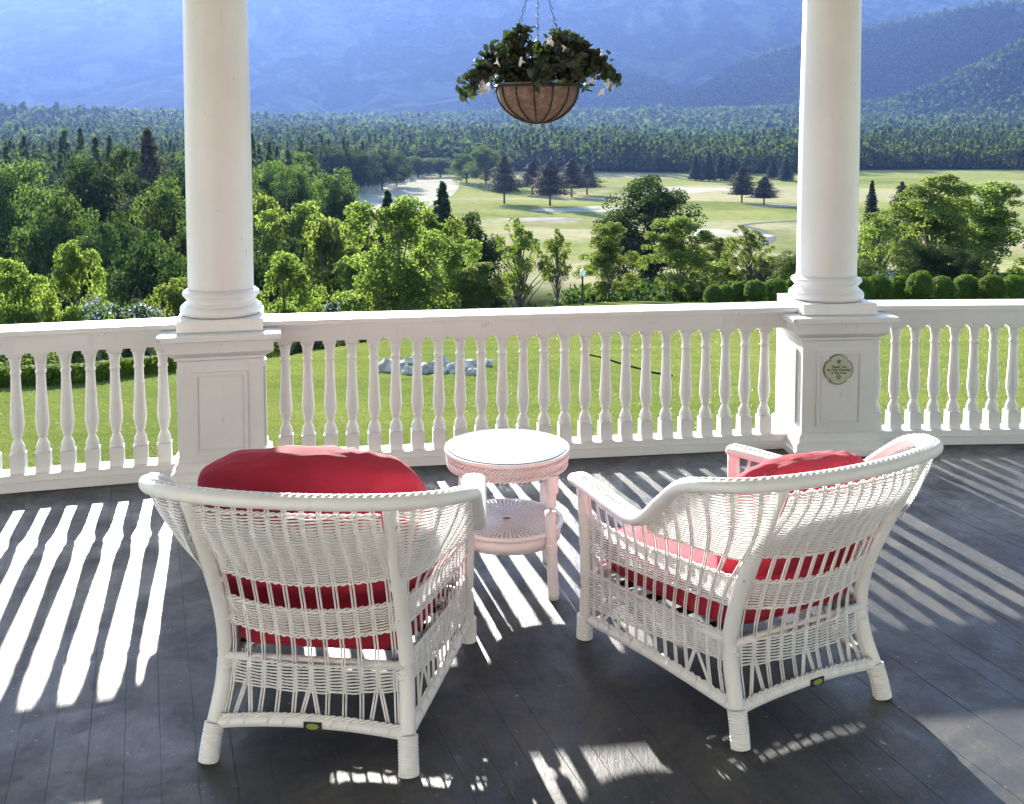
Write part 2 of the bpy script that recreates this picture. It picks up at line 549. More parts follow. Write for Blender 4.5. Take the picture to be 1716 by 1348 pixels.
drape('putting_green', ell(1110, 355, 140, 18, 0.2, 11), M['green'], 'smooth mown putting green in the middle of the golf course')
# cart path and garden road
def strip(name, pts, w, mat, label, lift=0.05):
    P = catmull([(a, b, 0) for a, b in pts], 10); V = []; Q = []
    for i, p in enumerate(P):
        t = (P[min(i + 1, len(P) - 1)] - P[max(i - 1, 0)]).normalized(); nrm = Vector((-t.y, t.x, 0))
        for s_ in (-1, -.33, .33, 1):
            q = p + nrm * (w / 2 * s_); V.append((q.x, q.y, gz(q.x, q.y) + lift))
    for i in range(len(P) - 1):
        for k in range(3): Q.append((i * 4 + k, i * 4 + k + 1, i * 4 + 5 + k, i * 4 + 4 + k))
    return tag(link(name, np_mesh(name, V, Q, mat, True)), label, None, None, 'structure')


def gp(px, y): return ((px - 858) / 1700 * y, y)
strip('gravel_road', [gp(760, 92), gp(880, 88), gp(1000, 86), gp(1150, 86), gp(1300, 90), gp(1500, 95), gp(1800, 100)], 3.2, M['gravel'], 'pale gravel road running behind the lawn edge')
strip('cart_path', [gp(1180, 250), gp(1260, 262), gp(1295, 290), gp(1275, 315), gp(1250, 330), gp(1340, 345)], 2.4, M['path'], 'grey cart path curving over the golf course')


# ------------------------------------------------------------------ mountains
def mount_mat(name, a, b, streak=2.6):
    t = NT(name); v = t.coord()
    f = t.noise(0.035, 8, 0.85, t.coord(scale=(1, 1, 1.0)))
    c = t.ramp(f, [(0.35, a), (0.65, b)])
    c = t.mix(t.ramp(t.noise(0.0022, 6, 0.65, v, 1.5), [(0.48, (0, 0, 0)), (0.62, (1, 1, 1))]), c, tuple(x * streak for x in b))  # paler streaks paint sunlit ridge bands into the slope colour
    t.l(c, t.p.inputs['Base Color']); t.p.inputs['Roughness'].default_value = 0.9
    t.p.inputs['Specular IOR Level'].default_value = 0.1
    t.bump(t.noise(0.03, 6, 0.8, v), 0.9, 25)
    return t.m


M['mount'] = mount_mat('forested_slope', (0.012, 0.020, 0.014), (0.045, 0.060, 0.028), 1.0)
M['mount_far'] = mount_mat('far_slope', (0.012, 0.020, 0.014), (0.050, 0.060, 0.038))


def ridge(label, crest, Yc, depth, mat, seed, rough=1.0, gul=1.0, nu=260, nr=56):
    """crest: (photo px, photo py) of the skyline at distance Yc; slope falls towards the camera over depth metres"""
    pxs = np.linspace(-900, 2700, nu)
    cpx = np.array([a for a, _ in crest]); cpy = np.array([b for _, b in crest])
    top = EYE + (240 - np.interp(pxs, cpx, cpy)) / 1700 * Yc
    V = np.zeros((nr, nu, 3))
    for j in range(nr):
        t = j / (nr - 12)                       # >1 = back side
        y = Yc - depth * (1 - t) + (0 if t <= 1 else 0)
        x = (pxs - 858) / 1700 * (Yc * 0.75 + 0.25 * y)
        yy = y + fbm(pxs * 0.006, np.full_like(pxs, t * 2), seed) * 120 * rough
        base = ground(x, np.full_like(x, min(y, 3200))) - 25
        prof = np.where(t <= 1, np.clip(t, 0, 1) ** 1.35, 1 - (t - 1) * 1.2)
        g = fbm(x * 0.0045 * gul, np.full_like(x, t * 1.2), seed + 2)
        g2 = fbm(x * 0.018, yy * 0.012, seed + 4)
        amp = math.sin(math.pi * min(max(t, 0), 1)) ** 0.8
        z = base + (top - base) * prof + amp * (g * 75 + g2 * 16) * rough + g2 * 5 * min(1, t)
        V[j] = np.stack([x, yy, z], -1)
    ii = np.arange(nr * nu).reshape(nr, nu)
    q = np.stack([ii[:-1, :-1], ii[:-1, 1:], ii[1:, 1:], ii[1:, :-1]], -1).reshape(-1, 4)
    tag(link('mountain', np_mesh('mountain', V.reshape(-1, 3), q, mat, True)), label, None, None, 'structure')
    return V


ridge('high blue massif filling the skyline behind everything', [(-900, 60), (-200, 10), (200, -30), (600, -80), (860, -105), (1250, -80), (1550, -60), (2000, -90), (2700, 0)], 7600, 2600, M['mount_far'], 11, 1.2, 0.8)
RA = ridge('hazy blue spur on the left behind the white column', [(-900, 120), (-100, 190), (60, 178), (150, 164), (230, 142), (330, 120), (420, 112), (490, 140), (545, 184), (640, 215), (2700, 240)], 4900, 1100, M['mount_far'], 21, 0.35)
RB = ridge('hazy blue spur behind the hanging basket', [(-900, 240), (430, 225), (540, 196), (640, 178), (770, 161), (840, 146), (930, 128), (1010, 120), (1080, 134), (1180, 172), (1260, 215), (2700, 250)], 4400, 1000, M['mount_far'], 31, 0.35)
RC = ridge('blue spur with a sharp edge left of the right column', [(-900, 250), (900, 225), (1000, 196), (1100, 180), (1160, 158), (1205, 132), (1225, 112), (1290, 92), (1400, 60), (1600, 20), (2000, -40), (2700, -60)], 3900, 900, M['mount_far'], 41, 0.35)
RD = ridge('wooded blue green slope rising at the right edge', [(-900, 232), (100, 232), (700, 226), (950, 204), (1100, 197), (1250, 190), (1337, 185), (1440, 180), (1500, 170), (1560, 148), (1600, 128), (1716, 66), (1900, 0), (2700, -200)], 2900, 700, M['mount'], 51, 0.4)

# ------------------------------------------------------------------ haze
mh = bpy.data.materials.new('haze'); mh.use_nodes = True
nt = mh.node_tree; nt.nodes.remove(nt.nodes['Principled BSDF'])
pv = nt.nodes.new('ShaderNodeVolumePrincipled')
pv.inputs['Color'].default_value = (0.14, 0.235, 0.56, 1)
pv.inputs['Density'].default_value = 0.000055
pv.inputs['Anisotropy'].default_value = 0.4
nt.links.new(pv.outputs[0], nt.nodes['Material Output'].inputs['Volume'])
hz = MB().box(-9500, -160, -60, 9500, 9400, 1850).build('haze', mh)
tag(hz, 'pale blue haze over the valley', None, None, 'stuff')
mh.cycles.homogeneous_volume = True if hasattr(mh.cycles, 'homogeneous_volume') else True


# ------------------------------------------------------------------ foliage
def rand_dirs(n, rng):
    v = rng.normal(size=(n, 3)); return v / np.linalg.norm(v, axis=1, keepdims=True)


def leaves(C, N, size, rng, aspect=0.75, tri=False):
    """quads centred at C with normals near N"""
    n = len(C)
    t = rand_dirs(n, rng); a = np.cross(N, t); a /= np.linalg.norm(a, axis=1, keepdims=True) + 1e-9
    b = np.cross(N, a)
    s = (size * rng.uniform(0.6, 1.3, n))[:, None] if np.ndim(size) == 0 else (size * rng.uniform(0.6, 1.3, n))[:, None]
    a = a * s * 0.5; b = b * s * 0.5 * aspect
    if tri:
        V = np.stack([C - a - b, C + a - b * 0.3, C + b], 1).reshape(-1, 3); Q = np.arange(n * 3).reshape(-1, 3)
    else:
        V = np.stack([C - a, C - b + a * 0.15, C + a, C + b + a * 0.15], 1).reshape(-1, 3); Q = np.arange(n * 4).reshape(-1, 4)
    return V, Q


def crown_points(kind, rng):
    """clump centres and radii in unit tree space (height 1): lobes, each covered with clumps"""
    lobes = []; cl = []
    P_ = {'broad': (0.34, 0.16, 0.86, 10, 0.15, 0.21), 'light': (0.25, 0.10, 0.90, 11, 0.10, 0.16), 'sparse': (0.30, 0.36, 0.88, 11, 0.09, 0.14)}[kind]
    R0, zl, zh, nl, r0, r1 = P_
    for i in range(nl):
        f = (i + 0.5) / nl; z = zl + (zh - zl) * f + rng.uniform(-0.03, 0.03)
        env = math.sqrt(max(0.05, 1 - ((f - 0.42) / 0.62) ** 2)); a = i * 2.4 + rng.uniform(-0.5, 0.5)
        q = R0 * env * rng.uniform(0.35, 0.85); lobes.append((q * math.cos(a), q * math.sin(a), z, rng.uniform(r0, r1) * (0.75 + 0.4 * env)))
    lobes.append((0, 0, zh - 0.04, r0 * 0.8)); lobes.append((rng.uniform(-.05, .05), rng.uniform(-.05, .05), (zl + zh) / 2, r1 * 1.1))
    per = {'broad': 12, 'light': 10, 'sparse': 5}[kind]
    for (x, y, z, r_) in lobes:
        for d in rand_dirs(per, rng):
            if d[2] < -0.8: d[2] *= -1
            k = rng.uniform(0.55, 1.0)
            cl.append((x + d[0] * r_ * k, y + d[1] * r_ * k, min(0.95, max(0.08, z + d[2] * r_ * k * 0.9)), r_ * rng.uniform(0.28, 0.46)))
    return cl


def deciduous(kind, seed, nleaf, lsize):
    rng = np.random.default_rng(seed)
    cl = crown_points(kind, rng); Vs = []; Ns = []
    w = np.array([c[3] ** 2 for c in cl]); w = w / w.sum()
    for c, ww in zip(cl, w):
        n = int(nleaf * ww) + 4
        d = rand_dirs(n, rng); rad = c[3] * rng.uniform(0.55, 1.12, n) ** 0.7
        d[:, 2] = np.where(d[:, 2] < -0.75, -d[:, 2] * 0.6, d[:, 2])
        p = np.array(c[:3]) + d * rad[:, None] * np.array([1.1, 1.1, 0.95])
        Vs.append(p); Ns.append(d + rng.normal(size=(n, 3)) * 0.65)
    C = np.concatenate(Vs); N = np.concatenate(Ns); N /= np.linalg.norm(N, axis=1, keepdims=True)
    V, Q = leaves(C, N, lsize, rng)
    # trunk and limbs
    mb = MB(); rr = random.Random(seed)
    k = 0.6 if kind == 'light' else 1.0
    path = [(0, 0, -0.03), (0.004, 0.003, 0.15), (-0.006, 0.008, 0.35), (0.006, 0.0, 0.6), (0, 0, 0.85)]
    mb.tube(path, [0.024 * k, 0.017 * k, 0.013 * k, 0.008 * k, 0.002], 7)
    for i, c in enumerate(cl):
        if i % 5 == 0 or (kind == 'sparse' and i % 2 == 0):
            z0 = max(0.12, c[2] - 0.25 - 0.15 * rr.random()); r0 = 0.006 * k + 0.004 * (1 - z0)
            mid = (c[0] * 0.45, c[1] * 0.45, (z0 + c[2]) / 2 + 0.02)
            mb.tube([(0, 0, z0), mid, c[:3]], [r0, r0 * 0.6, 0.0012], 5, False)
    return V, Q, mb


def conifer(seed, nleaf, lsize, slim=0.19, pine=False):
    rng = np.random.default_rng(seed); Vs = []; Ns = []
    mb = MB(); mb.tube([(0, 0, -0.03), (0, 0, 0.5), (0, 0, 0.99)], [0.016, 0.011, 0.002], 7)
    tiers = 34 if not pine else 22
    z0 = 0.10 if not pine else 0.22
    for i in range(tiers):
        f = i / (tiers - 1); z = z0 + (0.97 - z0) * f
        if pine: r = 0.31 * ((1 - f) ** 0.65) * (0.72 + 0.28 * math.sin(math.pi * min(1, f + 0.15))) * rng.uniform(0.45, 1.25) + 0.025
        else: r = slim * (1 - f) ** 0.85 + 0.012
        nb = int(rng.integers(6, 9)); n = int(nleaf / tiers * (1.6 * (1 - f) + 0.35) / nb) + 3
        off = rng.uniform(0, 6.28)
        for b in range(nb):
            a = off + 6.283 * b / nb + rng.uniform(-0.25, 0.25); L = r * rng.uniform(0.75, 1.12)
            t = rng.uniform(0.15, 1, n) ** 0.8
            droop = (-0.35 if not pine else 0.12) * L * t
            sp = (0.22 if not pine else 0.35) * L
            p = np.stack([np.cos(a) * L * t, np.sin(a) * L * t, z + droop + (0.02 if pine else 0)], -1) + rng.normal(size=(n, 3)) * np.array([sp, sp, 0.012 if not pine else 0.022]) * 0.5
            Vs.append(p); Ns.append(rng.normal(size=(n, 3)) * 0.6 + np.array([np.cos(a) * 0.4, np.sin(a) * 0.4, 1.0]))
            mb.tube([(0, 0, z), (math.cos(a) * L * 0.9, math.sin(a) * L * 0.9, z + (-0.3 if not pine else 0.1) * L)], [0.004, 0.0008], 3, False)
    C = np.concatenate(Vs); N = np.concatenate(Ns); N /= np.linalg.norm(N, axis=1, keepdims=True)
    V, Q = leaves(C, N, lsize, rng, 0.5)
    return V, Q, mb


TREES = {}
def make_kind(key, mats, gen):
    TREES[key] = []
    for g, mat in zip(gen, mats):
        V, Q, mb = g
        TREES[key].append((np_mesh('crown', V, Q, M[mat]), mb.mesh('trunk', M['bark'])))


make_kind('broad', ['leaf_mid', 'leaf_mid', 'leaf_mid'], [deciduous('broad', s, 24000, 0.018) for s in (1, 2, 3)])
make_kind('bright', ['leaf_light'] * 3, [deciduous('light', s, 30000, 0.0155) for s in (4, 5, 6)])
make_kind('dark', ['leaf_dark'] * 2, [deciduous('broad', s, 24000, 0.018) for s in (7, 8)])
make_kind('sparse', ['leaf_light'] * 2, [deciduous('sparse', s, 8000, 0.019) for s in (9, 10)])
make_kind('conifer', ['needle'] * 2, [conifer(s, 13000, 0.026, sl) for s, sl in ((11, 0.19), (12, 0.24))])
make_kind('pine', ['pine_needle'] * 4, [conifer(s, 7500, 0.034, 0, True) for s in (13, 14, 15, 16)])
BASEW = {'broad': 0.74, 'bright': 0.62, 'dark': 0.74, 'sparse': 0.86, 'conifer': 0.46, 'pine': 0.66}


def tree(name, px, ytop, wpx, Y, kind, label, group=None, cat='tree', lift=0.0):
    x, y, ztop = at(px, Y, ytop)
    zb = gz(x, y) + lift; h = ztop - zb
    w = wpx / 1700 * Y * {'bright': 1.22, 'broad': 1.15, 'dark': 1.08, 'sparse': 1.0, 'conifer': 1.0, 'pine': 1.1}[kind]
    if kind in ('bright', 'broad', 'dark') and name != 'cedar_tree': w = max(w, 0.47 * h)
    if kind == 'conifer' and Y < 300: w = max(w, 0.40 * h)
    if kind == 'pine' and Y < 300: w = max(w, 0.50 * h)
    i = int(abs(px * 7 + ytop * 3)) % len(TREES[kind])
    crown, trunk = TREES[kind][i]
    r = empty(name, (x, y, zb), (px * 1.7 + ytop) % 6.28)
    r.scale = (w / BASEW[kind], w / BASEW[kind], h)
    link('crown', crown, r); link('trunk', trunk, r)
    tag(r, label, cat, group)
    return r

GW = 'trees of the wooded slope left of the lawn'
TL = [
 # name, px, ytop, width, Y, kind, label
 ('leafy_tree', 20, 262, 170, 120, 'broad', 'big leafy tree at the far left end of the wooded slope'),
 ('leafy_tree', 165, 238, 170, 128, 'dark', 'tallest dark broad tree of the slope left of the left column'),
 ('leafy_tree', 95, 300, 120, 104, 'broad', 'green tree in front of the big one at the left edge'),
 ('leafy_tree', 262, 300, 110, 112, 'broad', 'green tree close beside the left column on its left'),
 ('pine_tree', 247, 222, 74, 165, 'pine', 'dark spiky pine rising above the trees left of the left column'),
 ('leafy_tree', 205, 345, 130, 96, 'dark', 'dark shaded tree halfway down the slope left of the column'),  # slope shade carried by the dark leaf colour
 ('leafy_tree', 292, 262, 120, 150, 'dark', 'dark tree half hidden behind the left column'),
 ('leafy_tree', 150, 365, 120, 84, 'dark', 'dark shaded tree low on the slope behind the bright cedar'),  # dark leaf colour stands in for shade here too
 ('leafy_tree', 252, 372, 92, 70, 'dark', 'dark shaded tree low on the slope beside the left column'),  # darker leaves put the shadow of this slope into the colour
 ('leafy_tree', 330, 330, 120, 95, 'broad', 'green tree directly behind the left column'),
 ('leafy_tree', 385, 285, 110, 130, 'broad', 'tall green tree just behind the left column'),
 ('cedar_tree', 122, 405, 112, 33, 'bright', 'bright yellow green cedar at the left edge above the railing'),
 ('leafy_tree', 30, 430, 130, 36, 'bright', 'yellow green tree beyond the bright cedar at the far left'),
 ('young_fir', 229, 478, 62, 31, 'conifer', 'small bright fir above the railing left of the left column'),
 ('leafy_bush', 292, 460, 84, 42, 'bright', 'loose green bush touching the left column on its left'),
 ('leafy_tree', 447, 256, 100, 185, 'broad', 'green tree just right of the left column near the wood edge'),
 ('leafy_tree', 497, 270, 96, 172, 'broad', 'round green tree above the slope right of the left column'),
 ('leafy_tree', 553, 282, 92, 158, 'broad', 'dark green tree at the near end of the pale fairway'),
 ('leafy_tree', 440, 325, 120, 100, 'bright', 'light green tree touching the left column on its right'),
 ('leafy_tree', 500, 338, 120, 92, 'bright', 'light green tree second to the right of the left column'),
 ('leafy_tree', 445, 390, 100, 66, 'dark', 'dark tree behind the small bright tree by the left column'),
 ('leafy_tree', 476, 421, 104, 43, 'bright', 'small bright pointed tree right of the left column'),
 ('leafy_tree', 545, 360, 120, 76, 'bright', 'light tree between the small pointed tree and the birch'),
 ('leafy_tree', 600, 342, 110, 84, 'bright', 'light green tree left of the tall birch'),
 ('leafy_tree', 540, 430, 100, 56, 'dark', 'dark tree low behind the small pointed bright tree'),
 ('spruce_tree', 649, 314, 46, 104, 'conifer', 'small dark spruce tip above the birch on its left'),
 ('spruce_tree', 742, 299, 64, 92, 'conifer', 'tall dark spruce rising behind the big birch'),
 ('birch_tree', 668, 328, 190, 45, 'bright', 'biggest light green birch left of the middle'),
 ('birch_tree', 722, 352, 120, 58, 'bright', 'birch in front of the dark spruce'),
 ('leafy_tree', 788, 345, 110, 82, 'dark', 'dark round tree right of the dark spruce'),
 ('leafy_tree', 598, 420, 100, 56, 'bright', 'leafy tree low beside the biggest birch on its left'),
 ('leafy_tree', 752, 396, 120, 50, 'bright', 'bright leafy tree low in front of the dark round tree'),
 ('leafy_tree', 806, 440, 96, 47, 'bright', 'low leafy tree left of the open branched tree'),
 ('open_tree', 872, 350, 132, 62, 'sparse', 'open branched tree with visible fork above the side table'),
 ('open_tree', 934, 374, 78, 60, 'sparse', 'thin airy tree left of the garden lamp'),
 ('leafy_tree', 1021, 369, 88, 61, 'bright', 'bright tree just right of the garden lamp'),
 ('maple_tree', 1088, 287, 172, 105, 'dark', 'big dark rounded maple right of the middle'),
 ('leafy_tree', 1141, 358, 128, 66, 'bright', 'round light green tree in front of the dark maple'),
 ('leafy_tree', 1200, 398, 84, 78, 'bright', 'smaller leafy tree right of the round light green tree'),
 ('open_tree', 1256, 368, 120, 72, 'sparse', 'open leafy tree left of the right column'),
 ('leafy_tree', 1300, 432, 100, 84, 'broad', 'dark low tree left of the right column'),
 ('leafy_tree', 1345, 420, 90, 80, 'broad', 'leafy tree behind the right column'),
 ('open_tree', 1476, 346, 128, 74, 'sparse', 'open leafy tree right of the right column'),
 ('leafy_tree', 1566, 290, 150, 80, 'bright', 'big bright green tree at the right edge'),
 ('leafy_tree', 1660, 300, 160, 88, 'bright', 'bright green tree beyond the right edge tree'),
 ('spruce_tree', 1462, 300, 62, 185, 'conifer', 'dark spruce beside the right column'),
 ('spruce_tree', 1512, 308, 74, 170, 'pine', 'dark bushy pine right of the spruce by the right column'),
 ('leafy_tree', 1545, 400, 100, 66, 'dark', 'dark tree in front of the big bright tree on the right'),
 ('leafy_tree', 1610, 410, 90, 64, 'dark', 'dark low tree at the right edge above the clipped shrubs'),
 ('leafy_tree', 1440, 432, 84, 70, 'broad', 'leafy tree low against the right column'),
 # trees on the golf course
 ('pine_tree', 845, 262, 66, 440, 'pine', 'left one of the two dark pines above the bunker'),
 ('pine_tree', 922, 270, 74, 420, 'pine', 'right one of the two dark pines above the bunker'),
 ('pine_tree', 892, 272, 60, 520, 'pine', 'dark pine set back between the two pines'),
 ('pine_tree', 958, 268, 66, 500, 'pine', 'dark pine just right of the bunker pines'),
 ('pine_tree', 984, 276, 56, 520, 'pine', 'rightmost dark pine of the clump above the bunker'),
 ('leafy_tree', 782, 256, 54, 640, 'broad', 'round dark tree at the head of the pale fairway'),
 ('leafy_tree', 814, 244, 64, 600, 'broad', 'taller round tree left of the golf course pines'),
 ('pine_tree', 1244, 281, 60, 440, 'pine', 'left one of the pair of dark pines near the right column'),
 ('pine_tree', 1281, 297, 56, 430, 'pine', 'right one of the pair of dark pines near the right column'),
 ('spruce_tree', 1166, 258, 32, 700, 'conifer', 'first dark spruce of the row at the far edge of the golf course'),
 ('spruce_tree', 1188, 252, 34, 690, 'conifer', 'second dark spruce of the row at the far edge of the golf course'),
 ('spruce_tree', 1208, 256, 34, 700, 'conifer', 'third dark spruce of the row at the far edge of the golf course'),
 ('spruce_tree', 1228, 262, 32, 690, 'conifer', 'fourth dark spruce of the row at the far edge of the golf course'),
 ('spruce_tree', 1318, 262, 34, 680, 'conifer', 'dark far spruce against the right column'),
 ('spruce_tree', 1296, 268, 34, 700, 'conifer', 'dark far spruce left of the one against the right column'),
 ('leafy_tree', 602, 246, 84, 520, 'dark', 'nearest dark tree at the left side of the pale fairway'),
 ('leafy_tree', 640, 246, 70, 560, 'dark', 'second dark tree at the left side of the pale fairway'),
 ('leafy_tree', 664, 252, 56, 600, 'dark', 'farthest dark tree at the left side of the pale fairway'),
 ('leafy_tree', 560, 242, 84, 500, 'dark', 'dark tree standing left of the pale fairway'),
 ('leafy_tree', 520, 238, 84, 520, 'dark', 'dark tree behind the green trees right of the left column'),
 ('leafy_tree', 700, 262, 60, 720, 'broad', 'low green tree at the far end of the pale fairway'),
 ('leafy_tree', 738, 262, 60, 730, 'broad', 'low green tree at the head of the fairway left of the pines'),
]
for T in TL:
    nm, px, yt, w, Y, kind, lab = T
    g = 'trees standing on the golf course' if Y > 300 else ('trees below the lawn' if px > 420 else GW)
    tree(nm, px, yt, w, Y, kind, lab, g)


# ---- woods nobody could count
def forest():
    rng = np.random.default_rng(5); Vs = []; Qs = []; n0 = 0
    def add(x, y, h, w, nq, cone):
        nonlocal n0
        n = len(x); z = ground(x, y)
        C = np.zeros((n, nq, 3)); N = np.zeros((n, nq, 3))
        d = rand_dirs(n * nq, rng).reshape(n, nq, 3)
        t = rng.uniform(0.15, 1.0, (n, nq))
        rc = np.where(cone[:, None], (1 - t) * 0.55 + 0.03, 0.5 * np.sqrt(np.clip(1 - (2 * t - 1.05) ** 2, 0.02, 1)))
        ang = rng.uniform(0, 6.283, (n, nq)); rad = rc * rng.uniform(0.55, 1.05, (n, nq)) * w[:, None]
        C[..., 0] = x[:, None] + np.cos(ang) * rad; C[..., 1] = y[:, None] + np.sin(ang) * rad; C[..., 2] = z[:, None] + t * h[:, None]
        N[..., 0] = np.cos(ang); N[..., 1] = np.sin(ang); N[..., 2] = 0.7
        N += d * 0.7; N /= np.linalg.norm(N, axis=-1, keepdims=True)
        sz = np.repeat(np.sqrt(h * w) * 1.45 / math.sqrt(nq), nq)
        V, Q = leaves(C.reshape(-1, 3), N.reshape(-1, 3), sz * 1.3, rng, 0.85, True)
        Vs.append(V); Qs.append(Q + n0); n0 += len(V)
    def scatter(y0, y1, sp, nq, cond, pc, h0, h1):
        rows = []
        y = y0
        while y < y1:
            xs = np.arange(-0.62 * y - 30, 0.62 * y + 30, sp)
            rows.append(np.stack([xs, np.full_like(xs, y)], -1)); y += sp * 0.9
        P = np.concatenate(rows); P += rng.uniform(-sp * 0.45, sp * 0.45, P.shape)
        P = P[cond(P[:, 0], P[:, 1])]
        n = len(P); cone = rng.random(n) < np.clip(pc + 0.45 * fbm(P[:, 0] * 0.01, P[:, 1] * 0.01, 2), 0.05, 0.95)
        h = rng.uniform(h0 * 0.7, h1 * 1.15, n) * np.where(cone, 1.25, 1) * (1 + 0.28 * fbm(P[:, 0] * 0.006 + 3, P[:, 1] * 0.006, 8)); w = np.where(cone, h * 0.30, h * 0.66) * (sp / 8.0 if sp > 9 else 1)
        add(P[:, 0], P[:, 1], h, w, nq, cone); return n
    wood = lambda x, y: (golf_mask(x, y) < 0.4)
    a = scatter(150, 230, 9.0, 900, lambda x, y: wood(x, y) & (858 + 1700 * x / y < 540), 0.3, 11, 16)
    a += scatter(230, 560, 9.0, 300, lambda x, y: wood(x, y) & (858 + 1700 * x / y < np.where(y < 470, 528, 660)), 0.3, 13, 19)
    b = scatter(800, 1250, 10, 52, wood, 0.45, 13, 20)
    c = scatter(560, 820, 9.5, 90, lambda x, y: wood(x, y) & (858 + 1700 * x / y < 760), 0.4, 13, 19)
    d = scatter(1250, 2000, 15, 30, wood, 0.5, 15, 22)
    e = scatter(2000, 3200, 24, 20, wood, 0.5, 16, 26)
    # woods on the two nearest ridges
    for S, n, h0, ua, ub in ((RD, 15000, 15, .44, .80), (RC, 13000, 17, .48, .76), (RB, 9000, 20, .47, .64)):
        nr_, nu_ = S.shape[:2]; j = rng.uniform(0, nr_ - 6, n); i = rng.uniform(nu_ * ua, nu_ * ub, n)
        j0 = j.astype(int); i0 = i.astype(int); fj = (j - j0)[:, None]; fi = (i - i0)[:, None]
        P = (S[j0, i0] * (1 - fi) + S[j0, i0 + 1] * fi) * (1 - fj) + (S[j0 + 1, i0] * (1 - fi) + S[j0 + 1, i0 + 1] * fi) * fj
        cone = rng.random(n) < 0.5; h = rng.uniform(h0 * 0.7, h0 * 1.3, n); w = h * np.where(cone, 0.55, 1.1); nq = 9
        C = np.zeros((n, nq, 3)); t = rng.uniform(0.1, 1.0, (n, nq)); ang = rng.uniform(0, 6.283, (n, nq))
        rad = np.where(cone[:, None], (1 - t) * 0.6 + 0.05, 0.5) * w[:, None] * rng.uniform(0.4, 1, (n, nq))
        C[..., 0] = P[:, :1] + np.cos(ang) * rad; C[..., 1] = P[:, 1:2] + np.sin(ang) * rad; C[..., 2] = P[:, 2:3] + t * h[:, None]
        N = np.stack([np.cos(ang), np.sin(ang), np.full_like(ang, 0.7)], -1) + rng.normal(size=(n, nq, 3)) * 0.4; N /= np.linalg.norm(N, axis=-1, keepdims=True)
        V, Q = leaves(C.reshape(-1, 3), N.reshape(-1, 3), np.repeat(h * 0.65, nq), rng, 0.85, True)
        Vs.append(V); Qs.append(Q + n0); n0 += len(V)
    me = np_mesh('distant_forest', np.concatenate(Vs), np.concatenate(Qs), M['forest'])
    tag(link('distant_forest', me), 'dense mixed forest covering the valley beyond the golf course', None, None, 'stuff')
    pass


forest()


def underbrush():
    rng = np.random.default_rng(9); C = []; S = []
    for i in range(900):
        px = rng.uniform(-60, 1800); Y = rng.uniform(40, 110) if px < 700 else rng.uniform(64, 110)
        x = (px - 858) / 1700 * Y
        ye = float(np.interp(x / Y, _cx, _cy))
        if Y < ye + 6: continue
        if 820 < px < 1120 and rng.random() < 0.6: continue
        n = 90; r = rng.uniform(0.8, 2.2)
        d = rand_dirs(n, rng); d[:, 2] = np.abs(d[:, 2])
        C.append(np.array([x, Y, gz(x, Y)]) + d * r * rng.uniform(0.6, 1, n)[:, None] * np.array([1, 1, 0.9])); S.append(np.full(n, 0.32 + Y * 0.001))
    C = np.concatenate(C); S = np.concatenate(S)
    V, Q = leaves(C, rand_dirs(len(C), rng), S, rng)
    tag(link('undergrowth', np_mesh('undergrowth', V, Q, M['leaf_dark'])), 'dark tangled undergrowth below the lawn edge', None, None, 'stuff')


underbrush()


def leaf_ball(name, loc, r, mat, n, size, label, group=None, cat='shrub', sq=(1, 1, 1), seed=0, inner=True, irr=0.0):
    rng = np.random.default_rng(seed + 100)
    d = rand_dirs(n, rng); d[:, 2] = np.where(d[:, 2] < -0.5, -d[:, 2], d[:, 2])
    mod = 1 + irr * (fbm(d[:, 0] * 2.2 + seed, d[:, 2] * 2.2 + d[:, 1], seed) * 1.6 + 0.5 * fbm(d[:, 0] * 6, d[:, 2] * 6, seed + 3))
    C = d * r * np.array(sq) * (rng.uniform(0.93 - irr * 0.8, 1.03 + irr * 0.3, n) * mod)[:, None]
    N = d + rng.normal(size=(n, 3)) * 0.45; N /= np.linalg.norm(N, axis=1, keepdims=True)
    V, Q = leaves(C, N, size, rng)
    if inner:   # dense dark body behind the outer leaves
        m = 400; d2 = rand_dirs(m, rng); C2 = d2 * r * np.array(sq) * 0.86
        V2, Q2 = leaves(C2, d2, r * 0.45, rng); Q = np.concatenate([Q, Q2 + len(V)]); V = np.concatenate([V, V2])
    o = link(name, np_mesh(name, V, Q, mat), None, loc, seed * 1.3)
    return tag(o, label, cat, group)


# clipped round shrubs along the lawn edge
BX = [(1196, 497, 30, 'smallest clipped round shrub, leftmost of the row left of the right column'),
      (1215, 495, 30, 'second clipped round shrub from the left of the row'),
      (1238, 494, 32, 'clipped round shrub left of the tall round one'),
      (1265, 490, 35, 'tall clipped round shrub with bright top, middle of the row'),
      (1299, 489, 38, 'broad clipped round shrub just left of the right column'),
      (1330, 489, 36, 'clipped round shrub touching the right column on its left'),
      (1443, 488, 38, 'clipped round shrub touching the right column on its right'),
      (1472, 486, 40, 'first full clipped shrub right of the right column'),
      (1506, 485, 39, 'second full clipped shrub right of the right column'),
      (1541, 483, 43, 'largest clipped shrub of the row at the right'),
      (1580, 487, 40, 'clipped round shrub at the right edge'),
      (1620, 487, 42, 'clipped round shrub just beyond the right edge'),
      (1662, 487, 42, 'second clipped round shrub beyond the right edge'), (1700, 487, 42, 'last clipped round shrub at the far right')]
for i, (px, py, w, lab) in enumerate(BX):
    Y = 47 + (i % 3) * 0.6; r = w / 1700 * Y / 2 * 1.08
    x, y, z = at(px, Y, py)
    leaf_ball('clipped_shrub', (x, y, max(z, gz(x, y) + r * 0.5)), r, M['box_leaf'], 3600, 0.07, lab, 'clipped round shrubs along the lawn edge', 'shrub', (1 + 0.06 * math.sin(i * 2.1), 1, 1.08 + 0.08 * math.sin(i * 3.7)), i, True, 0.13)

